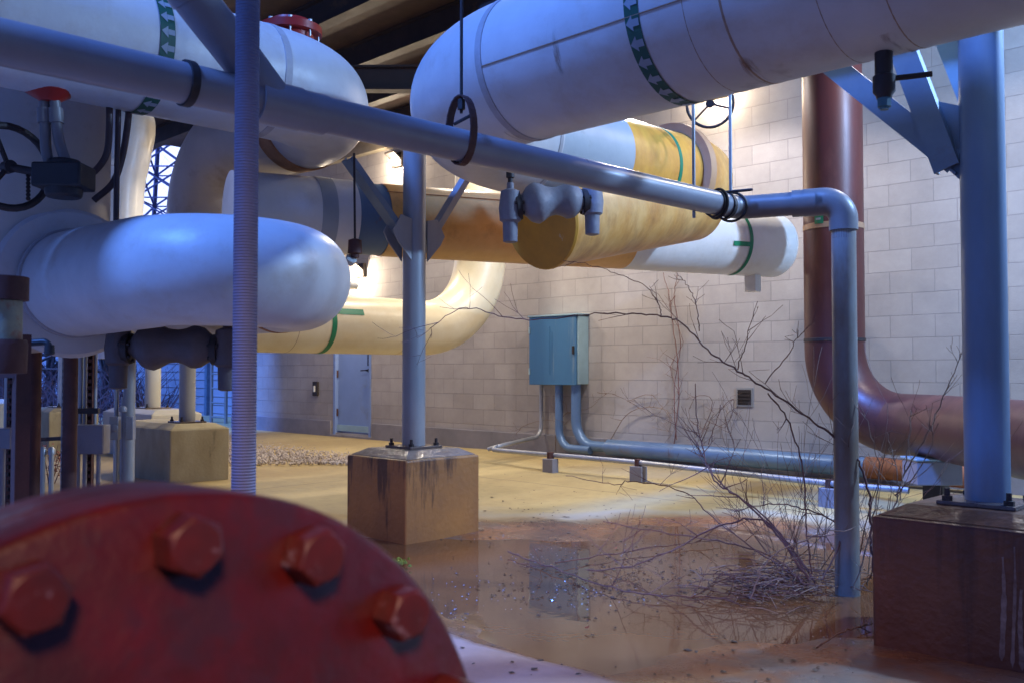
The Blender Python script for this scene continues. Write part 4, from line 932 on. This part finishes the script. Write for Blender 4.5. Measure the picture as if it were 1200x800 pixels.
# rusty flanged stand at far left
fs = thing('flanged_valve_stand', 'rusty flanged stub on a dark brown steel post at the left edge', 'valve', GP(26, 640))
c = P(2, 380, 2.9)
b = MB(); b.lathe(Vector((c.x, c.y, P(2, 352, 2.9).z)), (0, 0, 1), [(0, .07), (.0, .075), (.072, .075), (.074, .07)], 28); b.build('upper_flange', ironrust, fs)
b = MB(); b.lathe(Vector((c.x, c.y, P(2, 398, 2.9).z)), (0, 0, 1), [(0, .058), (.12, .058)], 24); b.build('neck', M('flaked_paint', (.36, .36, .22), (.20, .24, .20), 9, .6, bump=.3, stain=(.28, .10, .05), sscale=8, slo=.5, shi=.6), fs)
b = MB(); b.lathe(Vector((c.x, c.y, P(2, 430, 2.9).z)), (0, 0, 1), [(-.02, .06), (-.018, .072), (.07, .075), (.085, .07), (.086, .05)], 28); b.build('lower_flange', ironrust, fs)
pz = P(26, 400, 3.1)
b = MB(); b.bar(Vector((pz.x, pz.y, 0)), Vector((pz.x, pz.y, P(26, 392, 3.1).z)), .04, .045); b.build('post', ironrust, fs, smooth=False)
b = MB(); b.bar(P(-20, 437, 3.1), P(27, 437, 3.1), .03, .04); b.build('arm', ironrust, fs, smooth=False)
b = MB(); b.tube(fillet([P(30, 402, 3.2), P(57, 400, 3.2), P(58, 416, 3.2)], .02, 6), .012, 10); b.lathe(P(58, 404, 3.2), (0, 0, -1), [(0, .016), (.03, .018), (.035, .012)], 10); b.build('drain_tap', blackm, fs)

# electrical racks
def strut(b, px, z0, z1, Z, w=.041):
    p = P(px, 435, Z)
    for k in (-1, 1): b.bar(Vector((p.x, p.y, z0))+RT*(k*w*.42), Vector((p.x, p.y, z1))+RT*(k*w*.42), .004, w, side=tuple(RT))
    b.bar(Vector((p.x, p.y, z0))+FW*(w*.45), Vector((p.x, p.y, z1))+FW*(w*.45), w, .003, side=tuple(RT))
    z = z0+.03
    while z < z1-.04:
        b.obox(Vector((p.x, p.y, z))-FW*(w*.45), RT*(w*.42), FW*.0015, (0, 0, .012)); z += .05
rk = thing('conduit_rack', 'steel strut rack carrying a grey junction box, behind the red flange', 'rack', GP(95, 566, 0))
Zr = 7.0
for px in (77, 107):
    b = MB(); strut(b, px, 0, 1.75, Zr); b.build('upright', ironrust if px == 107 else galv, rk, smooth=False)
b = MB(); b.bar(P(78, 481, Zr-.05), P(116, 481, Zr-.05), .04, .04); b.build('cross_bar', iron, rk, smooth=False)
b = MB(); c = P(103, 514, Zr-.12); b.obox(c, RT*.14, FW*.06, (0, 0, .105)); bx = b.build('junction_box', greybox, rk, smooth=False, bevel=.006)
b = MB(); b.obox(c-FW*.064, RT*.135, FW*.003, (0, 0, .10)); b.build('lid', greybox, bx, smooth=False)
for px in (95, 100, 112):
    q = P(px, 435, Zr+.02); b = MB(); b.tube([Vector((q.x, q.y, .55)), Vector((q.x, q.y, 1.7))], .014, 10); b.build('riser', galv, rk)
for px in (93, 101, 117):
    q = P(px, 435, Zr-.1); b = MB(); b.tube([Vector((q.x, q.y, -.01)), Vector((q.x, q.y, .56))], .016, 10); b.build('riser', pvc, rk)
rk2 = thing('conduit_rack', 'smaller strut rack with a grey box, cut off by the left edge', 'rack', GP(8, 570, 0))
b = MB(); strut(b, 14, 0, 1.75, 6.4); b.build('upright', ironrust, rk2, smooth=False)
b = MB(); q = P(9, 435, 6.4); b.tube([Vector((q.x, q.y, 0)), Vector((q.x, q.y, 1.6))], .02, 10); b.build('riser', galv, rk2)
b = MB(); c = P(-2, 513, 6.2); b.obox(c, RT*.105, FW*.05, (0, 0, .068)); b.build('junction_box', greybox, rk2, smooth=False, bevel=.006)
b = MB(); q = P(4, 435, 6.2); b.tube([Vector((q.x, q.y, 0)), Vector((q.x, q.y, .65))], .022, 10); b.build('drop_pipe', pvc, rk2)
pn = thing('blue_upright_panel', 'tall pale blue upright panel standing behind the strut rack', 'cabinet', P(88, 478, 9.0))  # pale blue upright sheet on a post, not a cabinet
b = MB(); b.obox(P(89, 440, 9.0), RT*.065, FW*.03, (0, 0, .32)); b.build('sheet', M('pale_blue_panel', (.35, .45, .52), None, 3, .5, bump=.05), pn, smooth=False, bevel=.004)
b = MB(); q = P(89, 435, 9.05); b.bar(Vector((q.x, q.y, 0)), Vector((q.x, q.y, .8)), .05, .05); b.build('post', iron, pn, smooth=False)
bar_ = thing('barrier_rail', 'low dark rail on two capped posts left of the strut rack', 'rail', GP(55, 555, 0))
for px in (52, 62):
    q = P(px, 435, 7.4); b = MB(); b.lathe(Vector((q.x, q.y, 0)), (0, 0, 1), [(0, .02), (.50, .02), (.50, .028), (.54, .028), (.56, .012)], 12); b.build('post', galv, bar_)
b = MB(); q0, q1 = P(34, 515, 7.5), P(76, 513, 7.5); b.bar(q0, q1, .03, .03); b.build('rail', iron, bar_, smooth=False)
op = thing('outlet_post', 'post with an outlet box and plug at the left of the lichen spotted pad', 'post', GP(153, 575, 0))
Zo = 7.4
for px, r in ((137, .018), (152, .045), (145, .02)):
    q = P(px, 435, Zo); b = MB(); b.tube([Vector((q.x, q.y, 0)), Vector((q.x, q.y, 1.45 if r > .04 else (.95 if px == 145 else 1.3)))], r, 16); b.build('pole', galv if r < .04 else colm, op)
b = MB(); b.obox(P(135, 501, Zo-.1), RT*.035, FW*.03, (0, 0, .09)); b.lathe(P(135, 501, Zo-.14), tuple(-FW), [(0, .028), (.01, .026), (.012, .02)], 16); b.build('outlet', greybox, op, bevel=.006)
b = MB(); b.obox(P(153, 501, Zo-.12), RT*.03, FW*.03, (0, 0, .09)); b.lathe(P(144, 478, Zo-.06), (0, 0, 1), [(-.03, .03), (0, .032), (.02, .02)], 12); b.build('switch_box', pvc, op, bevel=.006)

# ================================================================ BLUE SHED, LADDER, PYLON, TREES
sh = thing('blue_shed', 'blue panelled shed wall beyond the end of the block wall', 'shed', (-25, 11.5, 0))
b = MB(); b.box((-34, 11.0, -.1), (-19.4, 14, 3.2)); b.build('wall', bluewall, sh, smooth=False)
b = MB(); b.box((-34.2, 10.8, 3.2), (-19.2, 14.2, 3.35)); b.build('roof', iron, sh, smooth=False)
b = MB()
for k in range(16): b.box((-33.95, 10.985, .15+k*.2), (-19.45, 10.998, .165+k*.2))
b.build('cladding_seam', bluewall, sh, smooth=False)
b = MB(); q = W(243, 450, 10.95); b.box((q.x-.06, 10.9, 0), (q.x+.06, 10.984, 3.1)); b.build('corner_post', galvblue, sh, smooth=False)
ld = thing('ladder', 'pale steel ladder against the wall behind the lichen spotted pad', 'ladder', W(257, 490, 9.6))
x0, x1 = W(248, 450, 9.5).x, W(265, 450, 9.5).x
for x in (x0, x1):
    b = MB(); b.tube([(x, 9.5, 0), (x, 9.5, 3)], .035, 10); b.build('rail', galv, ld)
for k in range(9):
    b = MB(); b.tube([(x0, 9.5, .2+.3*k), (x1, 9.5, .2+.3*k)], .018, 8); b.build('rung', galv, ld)
def grow(b, p, d, L, r, depth, rnd, spread=.6, seg=5, n=5, kids=(3, 5)):
    pts = [p]; dd = d.normalized(); q = p.copy(); rs = [r]
    for i in range(seg):
        dd = (dd+Vector((rnd.uniform(-1, 1), rnd.uniform(-1, 1), rnd.uniform(-.6, .9)))*.16).normalized()
        q = q+dd*(L/seg); pts.append(q.copy()); rs.append(max(r*(1-.75*(i+1)/seg), .0012))
    b.tube(pts, rs, n, cap=False)
    if depth > 0:
        for k in range(rnd.randint(*kids)):
            i = rnd.randint(1, seg); ax = Vector((rnd.uniform(-1, 1), rnd.uniform(-1, 1), rnd.uniform(-.3, 1))).normalized()
            nd = (dd*(1-spread)+ax*spread).normalized()
            grow(b, pts[i], nd, L*rnd.uniform(.45, .75), rs[i]*.6, depth-1, rnd, spread, seg, max(n-1, 3), kids)
rnd = random.Random(3)
desc = ['bare tree seen between the far left pads', 'bare tree with a leaning trunk behind the strut rack', 'bare tree behind the outlet post', 'bare tree just left of the blue shed', 'bare tree seen through the gap under the header', 'bare tree at the far left edge']
for i, (px, Z, hh) in enumerate(((60, 27, 6), (112, 24, 6), (130, 30, 8), (172, 26, 7), (205, 38, 14), (8, 26, 7))):
    q = P(px, 435, Z); base = Vector((q.x, q.y, -.05))
    t = thing('bare_tree', desc[i], 'tree', base, 'bare trees behind the yard')
    b = MB(); lean = Vector((rnd.uniform(-.25, .25), rnd.uniform(-.2, .2), 1))
    b.tube(catmull([base, base+lean*hh*.18, base+lean*hh*.34+Vector((.1, 0, 0))], 4), [.16, .15, .14, .13, .12, .12, .11, .11, .10], 8); b.build('trunk', bark, t)
    b = MB()
    for k in range(9):
        grow(b, base+lean*hh*rnd.uniform(.08, .34), Vector((rnd.uniform(-1, 1), rnd.uniform(-1, 1), rnd.uniform(.1, 1.2))), hh*.5, .06, 3, rnd, .6, 4, 4, (2, 4))
    b.build('crown', bark, t)
th = MB()
for k in range(900):
    q = P(rnd.uniform(-40, 190), 435, rnd.uniform(19, 29)); q.z = 0
    d = Vector((rnd.uniform(-1, 1), rnd.uniform(-1, 1), rnd.uniform(.4, 2))).normalized(); L = rnd.uniform(.5, 1.9)
    m_ = q+d*L*.5+Vector((rnd.uniform(-.2, .2), rnd.uniform(-.2, .2), .1))
    th.tube([q, m_, q+d*L+Vector((rnd.uniform(-.4, .4), 0, -.1))], [.014, .01, .004], 3, cap=False)
tag(th.build('thicket', M('purple_brush', (.13, .075, .085), (.08, .045, .06), 2, .9, bump=0)), 'tangled leafless brush behind the far left pads', 'brush', None, 'stuff')
hb = MB()
n0 = 0
hills = []
for i in range(40):
    px = -400+i*22; q = P(px, 435, 40); hills.append((q, 2.2+1.0*noise.noise(Vector((i*.3, 0, 0)))))
for q, h in hills: hb.v += [Vector((q.x, q.y, -.5)), Vector((q.x, q.y, h)), Vector((q.x, q.y, h*1.3))+FW*14, Vector((q.x, q.y, -.5))+FW*14]
for i in range(39):
    for j in range(3): hb.face((i*4+j, (i+1)*4+j, (i+1)*4+j+1, i*4+j+1))
tag(hb.build('hills', M('brush_bank', (.10, .06, .075), (.06, .04, .055), .8, .95, bump=.6, bscale=4, bdist=.2, stain=(.20, .19, .22), sscale=1)), None, None, None, 'structure')
py = thing('lattice_tower', 'purple grey lattice tower seen through the gap under the header', 'tower', P(197, 435, 60)-Vector((0, 0, 1.2)))
b = MB(); c = P(197, 435, 60); c.z = 0
def leg(sx, sy, z): w_ = 2.2*(1-z/30)+.3; return c+RT*(sx*w_)+FW*(sy*w_)+Vector((0, 0, z))
for sx in (-1, 1):
    for sy in (-1, 1):
        b2_ = MB(); b2_.bar(leg(sx, sy, 0), leg(sx, sy, 28), .22, .22); b2_.build('leg', pylonm, py, smooth=False)
for z in range(0, 28, 2):
    for (p_, q_) in (((-1, -1), (1, -1)), ((1, -1), (1, 1)), ((1, 1), (-1, 1)), ((-1, 1), (-1, -1))):
        b.bar(leg(*p_, z), leg(*q_, z+2), .10, .10); b.bar(leg(*q_, z), leg(*p_, z+2), .10, .10); b.bar(leg(*p_, z), leg(*q_, z), .08, .08)
b.build('lattice', pylonm, py, smooth=False)
# russet plant at left
lp = thing('leafy_plant', 'small plant with russet leaves behind the red flange', 'plant', GP(55, 570))
b = MB(); lb = MB(); rnd2 = random.Random(9)
for k in range(11):
    px = rnd2.uniform(34, 84); q = GP(px, 566); tp = q+Vector((rnd2.uniform(-.1, .1), rnd2.uniform(-.1, .1), rnd2.uniform(.25, .5)))
    b.tube([q, (q+tp)/2+Vector((.01, 0, 0)), tp], [.006, .004, .002], 5)
    for j in range(9):
        c = q+(tp-q)*rnd2.uniform(.3, 1.05)+Vector((rnd2.uniform(-.05, .05), rnd2.uniform(-.05, .05), rnd2.uniform(-.02, .03)))
        a = Vector((rnd2.uniform(-1, 1), rnd2.uniform(-1, 1), rnd2.uniform(-.4, .6))).normalized(); s_ = a.cross(Vector((rnd2.uniform(-1, 1), .3, 1))).normalized(); l = rnd2.uniform(.03, .055)
        i0 = len(lb.v); nn = a.cross(s_)*.006
        lb.v += [c, c+a*l*.5+s_*l*.28+nn, c+a*l, c+a*l*.5-s_*l*.28+nn]; lb.face((i0, i0+1, i0+2, i0+3))
b.build('stem', woodtwig, lp); lb.build('foliage', leafred, lp, smooth=False)

# ================================================================ BARE SHRUB AND BRANCHES
rs = random.Random(21)
def branch(b, pts, r0, r1, twigs=8, tl=.18):
    p = catmull(pts, 7)
    p = [q+Vector((rs.uniform(-1, 1), rs.uniform(-1, 1), rs.uniform(-1, 1)))*.006 for q in p]
    n = len(p); b.tube(p, [(r0+(r1-r0)*i/(n-1))*rs.uniform(.72, .9) for i in range(n)], 6, cap=False)
    for k in range(twigs):
        i = rs.randint(int(n*.15), n-2); d = (p[min(i+1, n-1)]-p[i]).normalized()
        ax = Vector((rs.uniform(-1, 1), rs.uniform(-1, 1), rs.uniform(-.5, 1))).normalized()
        grow(b, p[i], d*.5+ax*.6, tl*rs.uniform(.5, 1.6), max(r1*.9, .0022), 1, rs, .6, 4, 4, (1, 3))
def PB(l, z0, z1):
    n = len(l)-1
    return [P(px, py, z0+(z1-z0)*i/n) for i, (px, py) in enumerate(l)]
base = GP(962, 676)
shb = thing('bare_shrub', 'leafless shrub with long arching branches at the foot of the grey downpipe', 'shrub', base)
b = MB()
branch(b, PB([(1024, 670), (1020, 610), (1019, 583), (1006, 540), (976, 512), (935, 480), (891, 451), (861, 431), (834, 414), (800, 380), (775, 370), (740, 368), (690, 368), (627, 375), (590, 371), (545, 361), (510, 380), (505, 396)], 4.75, 5.6), .0085, .0025, 22, .2)
branch(b, PB([(775, 370), (771, 355), (755, 335), (725, 322), (690, 310), (660, 305)], 5.2, 5.5), .004, .002, 3, .1)
branch(b, PB([(819, 388), (817, 362), (808, 338), (793, 320)], 5.1, 5.3), .004, .002, 3, .1)
branch(b, PB([(864, 433), (874, 400), (888, 352)], 5.0, 5.1), .004, .002, 3, .1)
branch(b, PB([(895, 448), (925, 415), (932, 398), (945, 385)], 4.95, 5.0), .004, .002, 4, .1)
branch(b, PB([(900, 460), (925, 495), (940, 550), (946, 620), (950, 672)], 4.95, 4.9), .005, .005, 4, .15)
branch(b, PB([(955, 682), (930, 645), (890, 600), (850, 570), (828, 540), (818, 500), (814, 450)], 4.95, 5.4), .008, .003, 14, .18)
branch(b, PB([(950, 680), (905, 620), (870, 585), (840, 565), (826, 540), (815, 515)], 4.9, 5.3), .008, .004, 10, .2)
branch(b, PB([(945, 685), (910, 655), (860, 637), (785, 625), (707, 611)], 4.85, 6.0), .007, .003, 8, .16)
branch(b, PB([(950, 680), (900, 612), (850, 614), (795, 640), (740, 662), (680, 668), (610, 660)], 4.9, 5.7), .007, .003, 12, .2)
branch(b, PB([(940, 680), (880, 640), (830, 600), (800, 575), (740, 563), (720, 567), (662, 556)], 4.9, 7.0), .006, .003, 8, .18)
branch(b, PB([(965, 680), (985, 620), (940, 595), (900, 590), (860, 600)], 4.85, 5.2), .006, .003, 8, .15)
for k in range(12):
    q = base+Vector((rs.uniform(-.45, .28), rs.uniform(-.12, .45), 0))
    grow(b, q, Vector((rs.uniform(-.9, .6), rs.uniform(-.5, .6), rs.uniform(.3, 1.6))), rs.uniform(.35, 1.05), rs.uniform(.002, .0042), 2, rs, .45, 6, 5, (1, 3))
b.build('branches', woodtwig, shb)
b = MB()
branch(b, PB([(1020, 640), (1045, 598), (1058, 560), (1066, 510), (1068, 480)], 4.6, 4.75), .006, .003, 5, .14)
branch(b, PB([(1058, 560), (1085, 510), (1110, 455), (1126, 415)], 4.7, 4.6), .005, .002, 6, .12)
branch(b, PB([(1055, 585), (1048, 540), (1038, 505)], 4.6, 4.7), .004, .002, 3, .1)
branch(b, PB([(1050, 580), (1080, 545), (1100, 495)], 4.6, 4.5), .004, .002, 4, .1)
branch(b, PB([(880, 700), (900, 655), (960, 625), (1000, 620)], 4.6, 4.7), .005, .003, 4, .1)
branch(b, PB([(1000, 690), (1015, 640), (1030, 560), (1020, 505), (1005, 470)], 4.75, 4.9), .005, .002, 6, .14)
for k in range(16):
    q = base+Vector((rs.uniform(-.3, .5), rs.uniform(-.1, .5), 0))
    grow(b, q, Vector((rs.uniform(-.7, .8), rs.uniform(-.5, .6), rs.uniform(.5, 1.6))), rs.uniform(.3, .9), rs.uniform(.002, .004), 2, rs, .45, 6, 5, (1, 3))
b.build('pale_branches', woodpale, shb)
b = MB()
for k in range(300):
    px = rs.gauss(910, 42); q = GP(min(max(px, 800), 1012), rs.gauss(688, 9)); q.z = abs(rs.gauss(0, .045))+.005
    a = rs.uniform(0, 6.28); L = rs.uniform(.06, .26)
    d = Vector((math.cos(a), math.sin(a), rs.uniform(-.12, .22)))
    b.m = rs.choice((0, 0, 1)); b.tube([q-d*L/2, q+Vector((0, 0, .01)), q+d*L/2], [.0022, .0028, .0015], 4, cap=False)
tag(b.build('twig_pile', [woodtwig, woodpale]), 'heap of dead twigs at the foot of the downpipe', 'brush pile', None, 'stuff')
# fallen branches in the puddle
def fallen(label, pts, r, tw):
    b = MB(); l = [GP(px, py)+Vector((0, 0, .012)) for px, py in pts]
    branch(b, l, r, .003, tw, .2); tag(b.build('fallen_branch', woodtwig), label, 'branch', 'fallen branches in the puddle')
fallen('fallen branch lying across the puddle from the pad toward the shrub', [(596, 648), (640, 664), (700, 686), (760, 699), (830, 702), (880, 700)], .006, 12)
fallen('fallen branch nearest the twig heap, half sunk behind the puddle middle', [(650, 662), (720, 650), (790, 640), (830, 636)], .005, 10)
fallen('short thin stick beside the dark right pad', [(958, 760), (985, 745), (1017, 732)], .006, 3)
# debris and glints on the water
b = MB()
def glints(px, py, sx, sy, n):
    for k in range(n//4):
        q = GP(rs.gauss(px, sx), rs.gauss(py, sy)); q.z = -.010+rs.random()*.006
        r = rs.uniform(.002, .008); a = rs.uniform(0, 6.28); i0 = len(b.v)
        for j in range(4): b.v.append(q+Vector((math.cos(a+j*PI/2)*r, math.sin(a+j*PI/2)*r*rs.uniform(.4, 1), rs.uniform(0, .006))))
        b.v.append(q+Vector((0, 0, .007))); 
        for j in range(4): b.face((i0+j, i0+(j+1) % 4, i0+4))
for g_ in ((610, 600, 22, 4, 90), (565, 685, 30, 6, 90), (640, 650, 26, 8, 110), (690, 690, 40, 8, 120), (610, 612, 20, 8, 60), (560, 705, 36, 9, 110), (770, 640, 35, 5, 70), (985, 745, 14, 8, 60), (530, 720, 14, 8, 60), (720, 700, 60, 8, 70), (585, 624, 26, 5, 60)): glints(*g_)
tag(b.build('floating_debris', shard, smooth=False), 'glinting wet scraps floating on the puddle', 'debris', None, 'stuff')
b = MB()
for k in range(520):
    q = GP(rs.gauss(720, 80), rs.gauss(672, 22)); q.z = -.012; r = rs.uniform(.004, .014); a = rs.uniform(0, 6.28); i0 = len(b.v)
    for j in range(5): b.v.append(q+Vector((math.cos(a+j*1.256)*r*rs.uniform(.5, 1.3), math.sin(a+j*1.256)*r*rs.uniform(.5, 1.3), rs.uniform(.001, .008))))
    b.face(range(i0, i0+5))
tag(b.build('leaf_litter', M('dark_litter', (.05, .03, .025), (.09, .05, .035), 9, .5, bump=0), smooth=False), 'dark wet leaf litter in the middle of the puddle', 'litter', None, 'stuff')
for i, (px, py, m_, lb_) in enumerate(((776, 620, leafyel, 'yellow leaf farthest back on the puddle'), (720, 642, leafred, 'reddish leaf beside the fallen branch on the puddle'), (735, 655, leafyel, 'yellow leaf just in front of the reddish leaf'), (686, 735, leafred, 'lone brown leaf on the damp slab before the puddle'))):
    q = GP(px, py)+Vector((0, 0, .004)); b = MB(); a = rs.uniform(0, 6); l = .035
    ax = Vector((math.cos(a), math.sin(a), .1)); sd = Vector((-math.sin(a), math.cos(a), .15))
    b.v += [q, q+ax*l*.5+sd*l*.35+Vector((0, 0, .006)), q+ax*l*1.2, q+ax*l*.5-sd*l*.35, q+ax*l*.55+Vector((0, 0, -.002))]
    b.face((0, 1, 4)); b.face((1, 2, 4)); b.face((2, 3, 4)); b.face((3, 0, 4))
    tag(b.build('fallen_leaf', m_, smooth=False), lb_, 'leaf', 'fallen leaves')
b = MB()
for k in range(70):
    q = GP(rs.gauss(464, 7), rs.gauss(659, 2.2))+Vector((0, 0, .006)); r = rs.uniform(.006, .014)
    b.lathe(q, (0, 0, 1), [(-.004, r), (.004, r*.8), (.009, r*.2)], 6)
tag(b.build('moss_clump', moss), 'bright green moss clump in the puddle beside the middle pad', 'moss', None, 'stuff')
b = MB()
for k in range(420):
    if k % 3: q = GP(rs.uniform(430, 1010), rs.uniform(548, 800))
    else: q = GP(rs.gauss(600, 90), rs.gauss(625, 25))
    q.z = gz(q.x, q.y)+.001
    if q.y > 8.6: continue
    r = rs.uniform(.003, .012) if rs.random() < .85 else rs.uniform(.012, .022); a = rs.uniform(0, 6.28); i0 = len(b.v)
    for j in range(5): b.v.append(q+Vector((math.cos(a+j*1.256)*r*rs.uniform(.4, 1.4), math.sin(a+j*1.256)*r*rs.uniform(.4, 1.4), rs.uniform(.001, .006))))
    b.v.append(q+Vector((0, 0, .007)))
    for j in range(5): b.face((i0+j, i0+(j+1) % 5, i0+5))
tag(b.build('grit', M('grit', (.12, .08, .05), (.06, .04, .03), 14, .7, bump=0), smooth=False), 'dark grit and leaf crumbs scattered over the slab', 'grit', None, 'stuff')
# climbing vines on the wall
def vine(label, stems, mat, tw):
    b = MB()
    for st, r in stems:
        l = [W(px, py, WV-.025-.03*rs.random()) for px, py in st]; branch(b, l, r, r*.5, tw, .16)
    tag(b.build('climbing_vine', mat), label, 'vine', 'vines on the block wall')
vine('reddish vine climbing straight up the block wall', [([(790, 520), (795, 470), (794, 425), (788, 380), (784, 345), (777, 320)], .007), ([(793, 515), (790, 460), (797, 400), (790, 350), (794, 322)], .006), ([(795, 460), (786, 430), (800, 400), (786, 365), (783, 340)], .004)], woodred, 5)
vine('pale tangled creeper curling above the thick conduit', [([(650, 532), (652, 505), (662, 485), (690, 478), (700, 470)], .005), ([(715, 515), (735, 485), (765, 476), (785, 485), (785, 505)], .006), ([(735, 470), (760, 462), (775, 475), (790, 500), (778, 520)], .004), ([(605, 508), (615, 498), (640, 492), (665, 497)], .004)], woodpale, 7)
vine('dark tangled creeper on the wall behind the arching branch', [([(830, 520), (845, 480), (860, 468), (850, 500), (825, 490)], .005), ([(820, 515), (835, 470), (815, 465), (808, 490), (830, 505)], .004), ([(860, 520), (850, 490), (865, 475)], .004), ([(700, 460), (720, 462), (745, 475), (765, 490)], .003)], woodtwig, 8)

# ================================================================ LIGHT, SKY, CAMERA
SUN_EL, SUN_ROT = R(55.0), R(180)
wd = bpy.data.worlds.new('World'); S.world = wd; wd.use_nodes = True
nt = wd.node_tree; bg = nt.nodes['Background']
sk = nt.nodes.new('ShaderNodeTexSky'); sk.sky_type = 'NISHITA'; sk.sun_disc = False
sk.sun_elevation = SUN_EL; sk.sun_rotation = SUN_ROT; sk.air_density = 1.0; sk.dust_density = 0.0; sk.ozone_density = 10
tn = nt.nodes.new('ShaderNodeMix'); tn.data_type = 'RGBA'; tn.blend_type = 'MULTIPLY'; tn.inputs[0].default_value = 1; tn.inputs[7].default_value = (.42, .52, 1.1, 1)
nt.links.new(sk.outputs[0], tn.inputs[6])
# twilight glow low in the sky beyond the left end of the yard
tcw = nt.nodes.new('ShaderNodeTexCoord'); dp_ = nt.nodes.new('ShaderNodeVectorMath'); dp_.operation = 'DOT_PRODUCT'; dp_.inputs[1].default_value = Vector((-.90, .38, .18)).normalized()
nt.links.new(tcw.outputs['Generated'], dp_.inputs[0])
gl = nt.nodes.new('ShaderNodeMapRange'); gl.interpolation_type = 'SMOOTHSTEP'; gl.inputs[1].default_value = .72; gl.inputs[2].default_value = .99; gl.inputs[4].default_value = 26
nt.links.new(dp_.outputs['Value'], gl.inputs[0])
gm = nt.nodes.new('ShaderNodeMix'); gm.data_type = 'RGBA'; gm.blend_type = 'MULTIPLY'; gm.inputs[0].default_value = 1; gm.inputs[6].default_value = (.50, .58, 1.0, 1)
nt.links.new(gl.outputs[0], gm.inputs[7])
ga = nt.nodes.new('ShaderNodeMix'); ga.data_type = 'RGBA'; ga.blend_type = 'ADD'; ga.inputs[0].default_value = 1
nt.links.new(tn.outputs[2], ga.inputs[6]); nt.links.new(gm.outputs[2], ga.inputs[7]); nt.links.new(ga.outputs[2], bg.inputs[0]); bg.inputs[1].default_value = .027
sl = bpy.data.lights.new('sun', 'SUN'); sl.energy = 2.6; sl.color = (.10, .27, 1.0); sl.angle = R(10)
so = bpy.data.objects.new('sun', sl); COL.objects.link(so); so.location = (0, -6, 9)
so.rotation_euler = Vector((0, math.cos(SUN_EL), -math.sin(SUN_EL))).to_track_quat('-Z', 'Y').to_euler()
cd = bpy.data.cameras.new('camera'); co = bpy.data.objects.new('camera', cd); COL.objects.link(co)
cd.sensor_width = 36; cd.lens = 33.0; cd.clip_start = .05; cd.clip_end = 400
co.location = CAM; co.rotation_euler = (PI/2+PITCH, 0, R(45))
cd.dof.use_dof = True; cd.dof.focus_distance = 7.0; cd.dof.aperture_fstop = 5.2
S.camera = co
S.view_settings.view_transform = 'Standard'; S.view_settings.look = 'None'; S.view_settings.gamma = 1
S.view_settings.exposure = 1.5
S.cycles.use_denoising = True
S.cycles.max_bounces = 8
S.cycles.sample_clamp_indirect = 6
